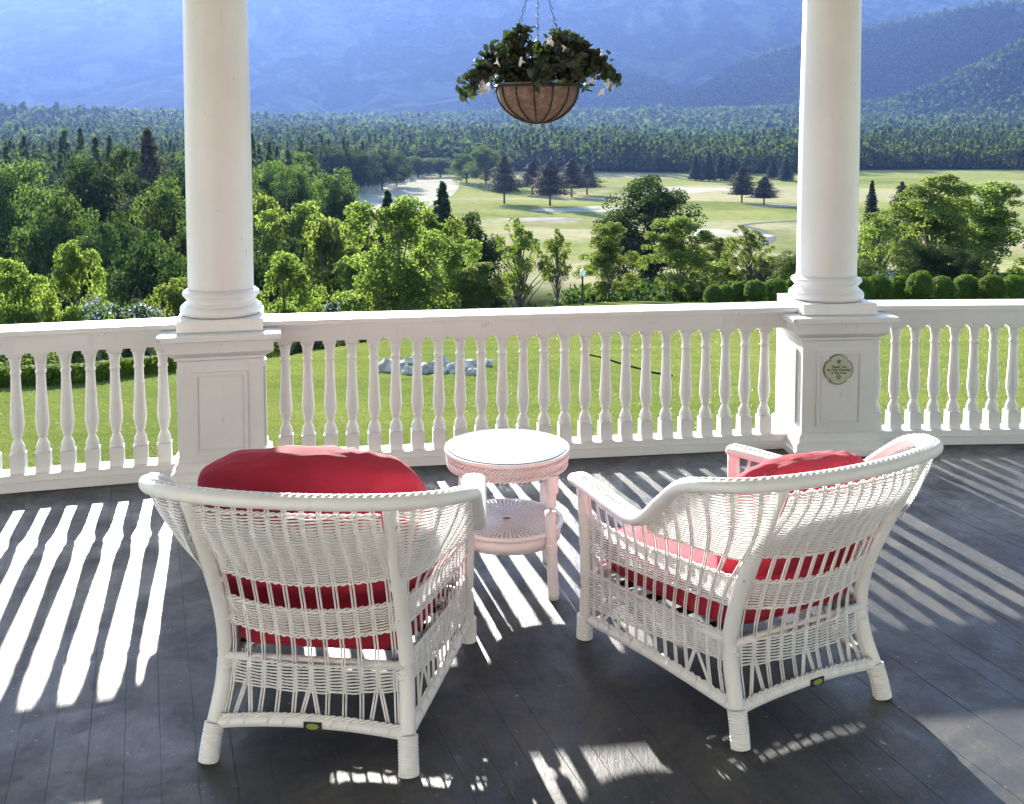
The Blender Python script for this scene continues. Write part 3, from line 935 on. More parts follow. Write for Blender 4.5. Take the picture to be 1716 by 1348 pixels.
# low hedge at the left rim of the lawn
def hedge():
    rng = np.random.default_rng(3); C = []; N = []
    for i in range(15000):
        px = rng.uniform(-80, 300); u = (px - 858) / 1700
        Y = float(np.interp(u, _cx, _cy)) + 0.2 + rng.uniform(0, 0.9)
        x = u * Y; z = gz(x, Y); t = rng.random()
        if rng.random() < 0.5: C.append((x, Y, z + 0.32 + rng.uniform(-0.03, 0.04))); N.append((rng.normal() * 0.4, rng.normal() * 0.4, 1))
        else:
            Y = Y - (Y - (float(np.interp(u, _cx, _cy)) + 0.2)); C.append((x, Y + rng.uniform(-0.04, 0.03), z + 0.33 * t)); N.append((rng.normal() * 0.4, -1, rng.normal() * 0.4))
    N = np.array(N); N /= np.linalg.norm(N, axis=1, keepdims=True)
    V, Q = leaves(np.array(C), N, 0.06, rng)
    tag(link('low_hedge', np_mesh('low_hedge', V, Q, M['box_leaf'])), 'low clipped hedge edging the lawn behind the left railing', 'hedge')


hedge()
for i, (px, py, w, Y, mat, lab) in enumerate([(60, 560, 130, 24, 'leaf_mid', 'dark leafy bush behind the low hedge at the far left'),
                                       (150, 592, 100, 24, 'leaf_mid', 'dark leafy bush behind the low hedge at the left'),
                                       (225, 580, 100, 25, 'leaf_dark', 'dark leafy bush behind the low hedge near the left pedestal'),
                                       (420, 585, 90, 29, 'leaf_dark', 'dark bush at the lawn rim right of the left pedestal'),
                                       (520, 540, 110, 33, 'leaf_mid', 'green bush low behind the railing right of the left column'),
                                       (600, 520, 110, 36, 'leaf_mid', 'green bush below the birches'),
                                       (700, 522, 110, 38, 'leaf_mid', 'green bush below the tall spruce'),
                                       (820, 500, 90, 50, 'leaf_dark', 'dark bush left of the open branched tree')]):
    x, y, z = at(px, Y, py); r = w / 1700 * Y / 2
    leaf_ball('garden_bush', (x, y, gz(x, y) + r * 0.5), r, M[mat], 2600, 0.09, lab, 'bushes along the lawn rim', 'bush', (1, 0.8, 0.95), 20 + i, True, 0.35)
# white flowering bushes
for i, (px, py, w, Y) in enumerate([(165, 530, 70, 26), (240, 530, 60, 28), (557, 518, 34, 34)]):
    x, y, z = at(px, Y, py); r = w / 1700 * Y / 2
    o = leaf_ball('flowering_bush', (x, y, z), r, M['leaf_mid'], 900, 0.07, ['white flowering bush beside the bright cedar', 'white flowering bush under the small bright fir', 'small pale flowering bush over the rail right of the left column'][i], None, 'bush', (1, 0.7, 0.75), 40 + i, False, 0.6)
    rng = np.random.default_rng(60 + i); d = rand_dirs(260, rng); d[:, 2] = abs(d[:, 2])
    mod = 1 + 0.6 * (fbm(d[:, 0] * 2.2 + 40 + i, d[:, 2] * 2.2 + d[:, 1], 40 + i) * 1.6 + 0.5 * fbm(d[:, 0] * 6, d[:, 2] * 6, 43 + i))
    V, Q = leaves(d * r * np.array([1, .7, .75]) * (mod * rng.uniform(0.6, 1.1, 260))[:, None], rand_dirs(260, rng), 0.07, rng)
    f = link('blossom', np_mesh('blossom', V, Q, M['flower']), o); f['kind'] = 'stuff'
    st = MB(); st.tube([(0, 0, gz(x, y) - z), (0, 0, 0)], 0.04, 6); st.build('stem', M['bark'], o)


# rockery on the lawn
def rock(px, py, w, Y, lab, seed, sq=0.7):
    rr = random.Random(seed); x, y, _ = at(px, Y, py); z = gz(x, y); r = w / 1700 * Y / 2
    V = []; F = []
    import bmesh
    bm = bmesh.new(); bmesh.ops.create_icosphere(bm, subdivisions=2, radius=1)
    for v in bm.verts:
        n_ = mnoise.noise(v.co * 1.3 + Vector((seed, 0, 0))) * 0.55 + mnoise.noise(v.co * 3.1 + Vector((0, seed, 0))) * 0.35
        v.co *= (1 + n_); v.co.x *= r; v.co.y *= r * 0.8; v.co.z *= r * sq
    me = bpy.data.meshes.new('boulder'); bm.to_mesh(me); bm.free(); me.materials.append(M['rock'])
    tag(link('boulder', me, None, (x, y, z + r * sq * 0.35), seed), lab, 'rock', 'pale boulders on the lawn')


RK = [(645, 594, 36, 'pale boulder at the left end of the rock pile on the lawn'), (672, 588, 30, 'tall pale boulder second from the left in the rock pile'),
      (684, 603, 26, 'low cracked boulder in front of the tall pale one'), (664, 570, 26, 'boulder on the back of the rock pile at the left'),
      (708, 598, 30, 'dark grey boulder in the middle of the rock pile'), (733, 596, 34, 'broad grey boulder near the middle of the rock pile'),
      (742, 574, 28, 'white boulder behind the broad grey one'), (760, 596, 28, 'slanted grey boulder right of the broad one'),
      (785, 588, 36, 'big white boulder at the right of the rock pile'), (790, 603, 22, 'small flat grey boulder in front of the white one'),
      (816, 570, 24, 'small white boulder set apart at the right'), (690, 565, 24, 'white boulder at the back of the rock pile')]
for i, (px, py, w, lab) in enumerate(RK): rock(px, py, w * 1.1, 20.5 + (605 - py) * 0.06, lab, i + 1, 0.75)
# dark hose on the lawn
pts = [(*gp(x, y)[:2], 0) for x, y in ((985, 25.5), (1014, 24.5), (1040, 23.2), (1066, 22.2), (1092, 21.2), (1130, 20.4))]
mb = MB(); mb.tube([(p.x, p.y, gz(p.x, p.y) + 0.02) for p in catmull(pts, 8)], 0.02, 6)  # thin black tube following the ground
tag(mb.build('lawn_line', M['line']), 'black hose lying across the lawn behind the balusters', 'line')


# garden lamp
def lamp():
    x, y, z = at(976, 52, 512); zb = gz(x, y); top = at(976, 52, 452)[2]
    r = empty('garden_lamp', (x, y, zb)); tag(r, 'black garden lamp post with white globe at the lawn edge', 'lamp post'); h = top - zb
    MB().lathe([(0.10, 0), (0.10, 0.06), (0.06, 0.12), (0.05, 0.3), (0.045, h - 0.42), (0.06, h - 0.4), (0.075, h - 0.37)], 12).build('post', M['lamp_black'], r)
    MB().lathe([(0.07, h - 0.368), (0.13, h - 0.30), (0.145, h - 0.22), (0.13, h - 0.13), (0.09, h - 0.10)], 14).build('globe', M['lamp_glass'], r)
    MB().lathe([(0.15, h - 0.097), (0.10, h - 0.05), (0.03, h - 0.01), (0.02, h + 0.04)], 14).build('cap', M['lamp_glass'], r)


lamp()


def hut():
    x, y, z = at(1497, 92, 478); zb = gz(x, y) - 0.3; r = empty('garden_shed', (x, y, zb), 0.25)
    tag(r, 'low shed with pale grey roof between trees right of the right column', 'shed')
    zt = at(1497, 92, 452)[2] - zb
    MB().box(-1.6, -1.2, 0, 1.6, 1.2, zt - 0.7).build('wall', M['roof_grey'], r)
    m = MB(); m.add([(-1.9, -1.5, zt - 0.72), (1.9, -1.5, zt - 0.72), (1.9, 0, zt), (-1.9, 0, zt), (-1.9, 1.5, zt - 0.72), (1.9, 1.5, zt - 0.72)],
                    [(0, 1, 2, 3), (3, 2, 5, 4), (0, 3, 4), (1, 5, 2), (0, 4, 5, 1)]); m.build('roof', M['paint'], r)
    MB().box(-0.4, -1.23, 0.1, 0.35, -1.203, zt - 0.9).build('door', M['lamp_black'], r)


hut()


# grass tufts on the near lawn
def grass():
    rng = np.random.default_rng(12); n = 150000
    Y = 6.9 + 33 * rng.random(n) ** 1.25; u = rng.uniform(-0.56, 0.56, n); x = u * Y
    ok = lawn_mask(x, Y) > 0.5; x = x[ok]; Y = Y[ok]; n = len(x); z = ground(x, Y)
    h = 0.022 + 0.022 * rng.random(n); w = 0.003 + Y * 0.00028
    a = rng.uniform(0, 6.28, n); lean = rng.normal(size=(n, 2)) * 0.02
    b = np.stack([np.cos(a) * w, np.sin(a) * w, np.zeros(n)], -1); c = np.stack([x, Y, z - 0.005], -1)
    V = np.stack([c - b, c + b, c + np.stack([lean[:, 0], lean[:, 1], h], -1)], 1).reshape(-1, 3)
    tag(link('grass', np_mesh('grass', V, np.arange(n * 3).reshape(-1, 3), M['grass'])), 'short grass blades of the lawn below the porch', None, None, 'stuff')


grass()

# ------------------------------------------------------------------ porch
PL, PR = Vector((-1.533, 5.305, 0)), Vector((1.815, 5.82, 0))
aL, aM, aR = R(15.3), math.atan2(PR.y - PL.y, PR.x - PL.x), R(2.5)
SPAN = (PR - PL).length
PL2 = PL - Vector((math.cos(aL), math.sin(aL), 0)) * SPAN
PR2 = PR + Vector((math.cos(aR), math.sin(aR), 0)) * SPAN
PL3 = PL2 - Vector((math.cos(R(23)), math.sin(R(23)), 0)) * SPAN
PR3 = PR2 + Vector((math.cos(R(-5)), math.sin(R(-5)), 0)) * SPAN


def outward(a): return Vector((-math.sin(a), math.cos(a), 0))


edge = [PL3 + outward(R(20)) * 0.32, PL2 + outward(R(19)) * 0.32, PL + outward((aL + aM) / 2) * 0.32, PR + outward((aM + aR) / 2) * 0.32, PR2 + outward(R(0)) * 0.32, PR3 + outward(R(-5)) * 0.32]
poly = [Vector((PL3.x, -2.0, 0))] + [Vector((PR3.x, -2.0, 0))] + [edge[k] for k in (5, 4, 3, 2, 1, 0)]


def clip(P, n, d):
    out = []
    for i in range(len(P)):
        a, b = P[i], P[(i + 1) % len(P)]; da, db = a.dot(n) - d, b.dot(n) - d
        if da <= 0: out.append(a)
        if (da < 0 < db) or (db < 0 < da): out.append(a + (b - a) * (da / (da - db)))
    return out


floor_root = empty('porch_floor'); tag(floor_root, None, None, None, 'structure'); floor_root['label'] = 'grey painted board floor of the porch'
BA = R(-20 + 90 + 0)   # board direction, azimuth -20 deg from +Y
bd = Vector((math.sin(R(-20)), math.cos(R(-20)), 0)); bn = Vector((bd.y, -bd.x, 0))
BWID = 0.098; k = -60; rb = random.Random(2)
lo = min(p.dot(bn) for p in poly); hi = max(p.dot(bn) for p in poly)
k = 0
while lo + k * BWID < hi:
    a = lo + k * BWID; k += 1
    P = clip(clip(poly, bn, a + BWID - 0.0006), -bn, -(a + 0.0002))
    if len(P) < 3: continue
    zt = rb.uniform(-0.0006, 0.0004)
    m = MB(); nP = len(P)
    ctr = (a + BWID / 2)
    # bevelled top: outer ring lower by 1.5 mm
    top = []; c = sum(P, Vector()) / nP
    for p in P:
        q = p + bn * (0.0008 if p.dot(bn) < ctr else -0.003); top.append((q.x, q.y, zt))
    mid = [(p.x, p.y, zt - 0.0004) for p in P]; bot = [(p.x, p.y, -0.028) for p in P]
    m.loft([bot, mid, top] if True else None, True, True, False)
    ar = sum(P[i].x * P[(i + 1) % nP].y - P[(i + 1) % nP].x * P[i].y for i in range(nP))
    o = m.build('floorboard', M['floor'], floor_root)
    if ar < 0: o.data.flip_normals()
sub = MB(); nP = len(poly); sub.loft([[(p.x, p.y, -0.35) for p in poly], [(p.x, p.y, -0.031) for p in poly]], True, True, False)
o = sub.build('floor_beam', M['paint'], floor_root)
sk = MB(); sk.loft([[(p.x, p.y, -2.2) for p in poly], [(p.x, p.y, -0.353) for p in poly]], True, True, False)
tag(sk.build('porch_base', M['siding']), 'pale base wall below the porch floor', 'wall')
# ceiling, frieze and house wall (behind and above the viewer)
ce = MB(); ce.loft([[(p.x * 1.03, p.y * (1.05 if p.y > 0 else 1), 3.45) for p in poly], [(p.x * 1.03, p.y * (1.05 if p.y > 0 else 1), 3.6) for p in poly]], True, True, False)
tag(ce.build('porch_ceiling', M['ceiling']), 'pale painted porch ceiling', None, None, 'structure')
tag(MB().box(PL3.x, -2.3, -1.5, PR3.x, -2.005, 3.44).build('house_wall', M['siding']), 'pale house wall behind the chairs', 'wall')


def beam(a, b, lab):
    d = b - a; L = d.length; an = math.atan2(d.y, d.x)
    o = MB().box(0.17, -0.17, 3.05, L - 0.17, 0.17, 3.44).build('porch_beam', M['paint'], None, a, an); tag(o, lab, 'beam', 'beams over the columns')


beam(PL2, PL, 'white beam over the left railing'); beam(PL, PR, 'white beam over the middle railing'); beam(PR, PR2, 'white beam over the right railing')


def raised_panel(m, w, z0, z1, y, s=1):
    """framed raised panel on the face y (s=-1 faces -y)"""
    f = 0.016
    x0, x1 = -w / 2, w / 2
    for (a, b, c, d) in ((x0, z0, x1, z0 + f), (x0, z1 - f, x1, z1), (x0, z0 + f, x0 + f, z1 - f), (x1 - f, z0 + f, x1, z1 - f)):
        m.box(a, min(y, y + s * 0.010), b, c, max(y, y + s * 0.010), d)
    i = f + 0.014
    v = [(x0 + f, y + s * .001, z0 + f), (x1 - f, y + s * .001, z0 + f), (x1 - f, y + s * .001, z1 - f), (x0 + f, y + s * .001, z1 - f),
         (x0 + i, y + s * .007, z0 + i), (x1 - i, y + s * .007, z0 + i), (x1 - i, y + s * .007, z1 - i), (x0 + i, y + s * .007, z1 - i)]
    m.add(v, [(0, 1, 5, 4), (1, 2, 6, 5), (2, 3, 7, 6), (3, 0, 4, 7), (4, 5, 6, 7)])


def square_prof(prof):
    return [[(-h, -h, z), (h, -h, z), (h, h, z), (-h, h, z)] for h, z in prof]


def pedestal(P, rz, lab, lab2):
    r = empty('pedestal', P, rz); tag(r, lab, 'pedestal', 'panelled white pedestals of the railing')
    m = MB(); m.loft(square_prof([(0.212, 0.128), (0.212, 0.648)]), True, True, False); m.build('shaft', M['paint'], r)
    m = MB(); m.loft(square_prof([(0.268, 0.002), (0.268, 0.035), (0.255, 0.042), (0.250, 0.075), (0.232, 0.085), (0.228, 0.115), (0.216, 0.127)]), True, True, False); m.build('base_moulding', M['paint'], r)
    m = MB(); m.loft(square_prof([(0.214, 0.649), (0.226, 0.655), (0.226, 0.668), (0.240, 0.676), (0.258, 0.690), (0.264, 0.697), (0.266, 0.757)]), True, True, False); m.build('neck_moulding', M['paint'], r)
    MB().box(-0.302, -0.302, 0.758, 0.302, 0.302, 0.790, 0.004).build('cap', M['paint'], r)
    for k_ in range(4):
        m = MB(); raised_panel(m, 0.262, 0.165, 0.590, -0.213, -1)
        o = m.build('panel', M['paint'], r); o.rotation_euler = (0, 0, k_ * math.pi / 2)
    c = empty('column', (P.x, P.y, 0.7905), rz); tag(c, lab2, 'column', 'round white porch columns')
    MB().box(-0.213, -0.213, 0.0, 0.213, 0.213, 0.064, 0.003).build('plinth', M['paint'], c)
    pr = [(0.175, 0.0645)]
    for k_ in range(9): a = -math.pi / 2 + math.pi * k_ / 8; pr.append((0.186 + 0.024 * math.cos(a), 0.092 + 0.027 * math.sin(a)))
    pr += [(0.186, 0.121), (0.186, 0.127), (0.179, 0.132), (0.175, 0.141), (0.177, 0.150), (0.184, 0.154), (0.184, 0.160)]
    for k_ in range(7): a = -math.pi / 2 + math.pi * k_ / 6; pr.append((0.184 + 0.013 * math.cos(a), 0.175 + 0.0145 * math.sin(a)))
    pr += [(0.178, 0.191), (0.172, 0.198)]
    MB().lathe(pr, 64).build('base', M['paint'], c, angle=40)
    sh = [(0.1705, 0.1985)] + [(0.1675 - 0.022 * max(0, t - 0.3) ** 1.4, 0.215 + t * 1.93) for t in [k_ / 14 for k_ in range(15)]]
    MB().lathe(sh, 64).build('shaft', M['paint'], c)
    MB().lathe([(0.150, 2.146), (0.19, 2.17), (0.19, 2.2), (0.22, 2.22), (0.22, 2.255)], 48).build('capital', M['paint'], c)


pedestal(PL, (aL + aM) / 2 + R(1.5), 'white panelled pedestal behind the left chair', 'round white column left of the hanging basket')
pedestal(PR, (aM + aR) / 2 - R(0.5), 'white panelled pedestal carrying the oval notice', 'round white column right of the hanging basket')
pedestal(PL2, R(19), 'white panelled pedestal at the far left end', 'round white column at the far left end')
pedestal(PR2, R(-1), 'white panelled pedestal at the far right end', 'round white column at the far right end')

# baluster mesh, shared
bp = MB(); hb = 0.035
bp.loft(square_prof([(hb, 0), (hb, 0.098)]), True, True, False)
prof = [(0.0345, 0.0985), (0.0355, 0.106), (0.032, 0.112), (0.0335, 0.118), (0.0335, 0.126), (0.030, 0.140), (0.022, 0.156), (0.0185, 0.168), (0.019, 0.174), (0.024, 0.180), (0.0255, 0.186), (0.024, 0.191), (0.0275, 0.205),
        (0.0325, 0.228), (0.0340, 0.250), (0.0325, 0.285), (0.0290, 0.340), (0.0262, 0.400), (0.0240, 0.455), (0.0230, 0.490), (0.0230, 0.500), (0.0262, 0.504), (0.0275, 0.510), (0.0262, 0.516), (0.0225, 0.520), (0.0235, 0.540), (0.0285, 0.572), (0.0345, 0.594)]
bp.lathe(prof, 20)
bp.loft(square_prof([(0.036, 0.5945), (0.036, 0.617)]), True, True, False)
BAL = bp.mesh('baluster', M['paint'])


def railing(A, B, lab, zb=0.0, pitch=0.1172, first=None, n=None, side=0):
    d = B - A; L = d.length; an = math.atan2(d.y, d.x)
    r = empty('railing', A, an); tag(r, lab, 'railing', 'turned white railings between the pedestals')
    g = 0.272
    MB().box(g - 0.058, -0.112, 0.797, L - g + 0.058, 0.112, 0.825, 0.004).build('cap_rail', M['paint'], r)
    m = MB(); g2 = 0.2125
    m.box(g2, -0.098, 0.787, L - g2, 0.098, 0.7965); m.box(g2, -0.078, 0.735, L - g2, 0.078, 0.7865); m.box(g2, -0.066, 0.7035, L - g2, 0.066, 0.7345)
    m.build('top_rail', M['paint'], r)
    m = MB(); m.box(g2, -0.062, zb + 0.052, L - g2, 0.062, 0.086); m.build('bottom_rail', M['paint'], r)
    if zb < 0.03: MB().box(g2 + 0.03, -0.075, 0.004, L - g2 - 0.03, 0.075, 0.0515).build('kerb_board', M['paint'], r)
    else:
        pass
    x = first if first is not None else 0.31
    rr = random.Random(int(L * 100 + an * 1000))
    k_ = 0
    while x < L - 0.255:
        o = link('baluster', BAL, r, (x, rr.uniform(-0.001, 0.001), 0.0865), rr.uniform(-0.03, 0.03)); x += pitch; k_ += 1


railing(PL, PR, 'middle railing between the two columns', 0.0, 0.1172, 0.325)
railing(PL2, PL, 'left railing ending at the left column', 0.0, 0.1172, (SPAN - 0.30) % 0.1172 + 0.0, None)
railing(PR, PR2, 'right railing starting at the pedestal with the notice', 0.0, 0.1172, 0.30)


# notice on the right pedestal
def plaque():
    an = (aM + aR) / 2 - R(0.5)
    r = empty('notice_plaque', PR + Matrix.Rotation(an, 3, 'Z') @ Vector((-0.012, -0.2235, 0)), an)
    tag(r, 'pale green no smoking plaque with scalloped corners on the right pedestal', 'sign')
    M['sg'] = simple('plaque_green', (0.50, 0.53, 0.38), 0.6, 0, 0.03); M['sb'] = simple('plaque_edge_grey', (0.19, 0.18, 0.17), 0.5)
    M['si'] = simple('plaque_ink', (0.06, 0.085, 0.04), 0.6); M['sr'] = simple('plaque_dark_red', (0.16, 0.01, 0.03), 0.6)
    def outline(s_, n=144):
        out = []
        for k_ in range(n):
            a = 2 * math.pi * k_ / n; c_, s2 = math.cos(a), math.sin(a)
            # four broad arcs meeting in stepped notches at the corners
            dev = abs((math.degrees(a) % 90) - 45)
            best = 0.0835 + 0.002 * math.cos(4 * a) - 0.0085 * math.exp(-(dev / 6.0) ** 4)
            out.append((c_ * best * s_, s2 * best * s_ + 0.488))
        return out
    m = MB(); o1 = outline(1.0); m.loft([[(x, 0.002, z) for x, z in o1], [(x, -0.006, z) for x, z in o1]], True, True, False); m.build('plaque_edge', M['sb'], r)
    o1 = outline(0.93); m = MB(); m.loft([[(x, -0.0062, z) for x, z in o1], [(x, -0.0075, z) for x, z in o1]], True, True, False); m.build('plaque_face', M['sg'], r)
    def text(s_, z, size, mat):
        cu = bpy.data.curves.new('lettering', 'FONT'); cu.body = s_; cu.size = size; cu.align_x = 'CENTER'; cu.align_y = 'CENTER'; cu.shear = 0.25; cu.offset = 0.0004; cu.extrude = 0.0003
        cu.materials.append(mat); o = bpy.data.objects.new('lettering', cu); o.parent = r; o.location = (0, -0.0082, z); o.rotation_euler = (math.pi / 2, 0, 0); COL.objects.link(o)
        bpy.context.view_layer.update(); me_ = bpy.data.meshes.new_from_object(o.evaluated_get(bpy.context.evaluated_depsgraph_get())); me_.name = 'lettering'
        bpy.data.objects.remove(o); o = link('lettering', me_, r, (0, -0.0082, z)); o.rotation_euler = (math.pi / 2, 0, 0)
    text('Thank You', 0.5035, 0.0200, M['si']); text('for Not Smoking', 0.4865, 0.0200, M['si']); text('in this Area', 0.4695, 0.0190, M['si'])
    # no smoking symbol
    m = MB(); m.tube([(0.0115 * math.cos(a), -0.008, 0.447 + 0.0115 * math.sin(a)) for a in [2 * math.pi * k_ / 24 for k_ in range(24)]], 0.0017, 6, False, 1, (0, 1, 0), True)
    m.tube([(-0.0068, -0.008, 0.4538), (0.0068, -0.008, 0.4402)], 0.0014, 5, True, 1, (0, 1, 0)); m.box(-0.006, -0.0083, 0.4460, 0.006, -0.0076, 0.4480); m.build('no_smoking_symbol', M['si'], r)
    # small flower like emblem
    m = MB()
    for k_ in range(5):
        a = math.pi / 2 + 2 * math.pi * k_ / 5
        m.tube([(0.003 * math.cos(a), -0.0082, 0.535 + 0.003 * math.sin(a)), (0.0105 * math.cos(a), -0.0082, 0.535 + 0.0095 * math.sin(a))], [0.0020, 0.0040], 6, True, 1, (0, 1, 0))
    m.box(-0.008, -0.0084, 0.5225, 0.008, -0.0076, 0.5245); m.build('emblem', M['sr'], r)


plaque()

# ------------------------------------------------------------------ wicker armchair
RP = [(0.0, 0.290, 0.0), (0.10, 0.281, 0.030), (0.20, 0.268, 0.072), (0.30, 0.261, 0.085), (0.42, 0.258, 0.062), (0.56, 0.260, 0.005), (0.70, 0.264, -0.070), (0.815, 0.268, -0.132)]
FP = [(0.0, 0.334, 0.775), (0.06, 0.332, 0.772), (0.20, 0.330, 0.768), (0.40, 0.334, 0.772), (0.56, 0.340, 0.782)]


def prof_at(T, z): return interp(z, [(a, b) for a, b, _ in T]), interp(z, [(a, c) for a, _, c in T])


RIM = catmull([(0.350, 0.800, 0.575), (0.372, 0.66, 0.580), (0.398, 0.50, 0.582), (0.418, 0.36, 0.588), (0.434, 0.27, 0.622), (0.446, 0.17, 0.706), (0.454, 0.080, 0.776), (0.444, 0.0, 0.804), (0.402, -0.070, 0.816), (0.340, -0.115, 0.822),
               (0.255, -0.142, 0.824), (0.13, -0.160, 0.824), (0, -0.166, 0.824)], 10)
RIM = RIM + [Vector((-p.x, p.y, p.z)) for p in reversed(RIM[:-1])]
# arc length table, right arm front (0) -> post -> centre
HALF = len(RIM) // 2
_s = [0.0]
for i in range(1, len(RIM)): _s.append(_s[-1] + (RIM[i] - RIM[i - 1]).length)
_iw = 100  # index of the rear right post on the rim
def rim_at(s_):
    """point of the rim at arc length"""
    return Vector((interp(s_, list(zip(_s, [p.x for p in RIM]))), interp(s_, list(zip(_s, [p.y for p in RIM]))), interp(s_, list(zip(_s, [p.z for p in RIM])))))


_ax = np.array(_s); _rx = np.array([p.x for p in RIM]); _ry = np.array([p.y for p in RIM]); _rz = np.array([p.z for p in RIM])
S_POST = _s[_iw]; S_MID = _s[HALF]


def top_pt(region, t):
    """rim point over station t; side: t 0 front..1 rear post; back: t -1..1"""
    if region == 'side': a = 0.02 + (S_POST - 0.02) * (t ** 1.0 * 0.88 + 0.12 * t * t)
    else: a = S_MID + (-t) * (S_MID - S_POST) * -1 if False else S_MID - t * (S_MID - S_POST)
    return Vector((float(np.interp(a, _ax, _rx)), float(np.interp(a, _ax, _ry)), float(np.interp(a, _ax, _rz)) - 0.008))


def shell(region, t, z):
    T = top_pt(region, t)
    if region == 'side':
        fx, fy = prof_at(FP, min(z, 0.56)); rx, ry = prof_at(RP, min(z, 0.815))
        bul = 0.012 * math.sin(math.pi * t)
        P = Vector((fx + (rx - fx) * t + bul, fy + (ry - fy) * t, z))
        z0 = 0.40
    elif region == 'back':
        rx, ry = prof_at(RP, min(z, 0.815)); c = 1 - t * t
        P = Vector((rx * t, ry - c * interp(z, [(0.1, 0.01), (0.3, 0.042), (0.45, 0.055), (0.8, 0.032)]), z))
        z0 = 0.60
    else:
        fx, fy = prof_at(FP, min(z, 0.56)); return Vector((fx * t, fy + 0.012 * (1 - t * t), z))
    if z > z0:
        k_ = min(1, max(0, (z - z0) / max(0.02, T.z - z0)))
        k_ = k_ * k_ * (3 - 2 * k_) * 0.45 + 0.55 * k_ ** 1.25
        P = Vector((P.x * (1 - k_) + T.x * k_, P.y * (1 - k_) + T.y * k_, z))
    return P


def nrm(region, t, z):
    e = 0.01
    a = shell(region, min(t + e, 1), z) - shell(region, max(t - e, -1 if region != 'side' else 0), z)
    b = shell(region, t, z + e) - shell(region, t, z - e)
    n_ = a.cross(b)
    return n_.normalized() if n_.length > 1e-9 else Vector((0, -1, 0))


def zr(t, a, b): return a + (b - a) * t       # side lines front->rear


def bands_side(t): return [(zr(t, 0.128, 0.225), zr(t, 0.245, 0.292)), (zr(t, 0.325, 0.392), zr(t, 0.440, 0.482))]


def bands_back(t):
    sag = 0.020 * (1 - t * t)
    return [(0.204 - sag * .4, 0.278 - sag * .4), (0.392 - sag, 0.474 - sag)]


def weave(mb, region, lo, hi, t0, t1, npairs, pitch=0.0046, r=0.0026, tstart=None):
    """horizontal weavers between lo(t) and hi(t) going over and under the stake pairs"""
    mid = (t0 + t1) / 2
    span = max(hi(t) - lo(t) for t in (t0, mid, t1, t0 * .7 + t1 * .3))
    rows = max(2, int(round(span / pitch)))
    ns = npairs * 4
    for i in range(rows + 1):
        f = i / rows; pts = []
        a0 = t0 if tstart is None else max(t0, tstart(f))
        if a0 > t1 - 0.04: continue
        for k_ in range(ns + 1):
            t = t0 + (t1 - t0) * k_ / ns
            if t < a0: continue
            z = lo(t) + (hi(t) - lo(t)) * f
            ph = math.cos(math.pi * (k_ / 4.0) + math.pi * (i % 2))
            n_ = nrm(region, t, z)
            jz = 0.0008 * math.sin(i * 12.9 + k_ * 1.7)
            pts.append(shell(region, t, z + jz) + n_ * (0.0048 * ph))
        if len(pts) > 3: mb.tube(pts, r, 4, False, 1.0)


def stake(region, t, z0, z1, gap=0.0043, r=0.0030, lean=0.0, dt=0.0):
    m = MB(); n_ = 10
    for sgn in (-1, 1):
        pts = []
        for k_ in range(n_ + 1):
            z = z0 + (z1 - z0) * k_ / n_
            p = shell(region, t + dt * k_ / n_, z); q = shell(region, min(1, t + 0.01), z) - shell(region, t - 0.01, z)
            q.normalize(); pts.append(p + q * (gap * sgn))
        m.tube(pts, r, 5, True)
    return m


def mirror(m):
    o = MB(); o.v = [(-x, y, z) for x, y, z in m.v]; o.f = [tuple(reversed(f)) for f in m.f]; o.sm = list(m.sm); return o


def wrapped(path, r, coils, amp=0.0034):
    """rope wound foot: radius ripples along the path"""
    P = catmull(path, 56); n_ = len(P); k = []
    for i in range(n_): k.append(r + amp * abs(math.sin(math.pi * coils * i / (n_ - 1))))
    return P, k


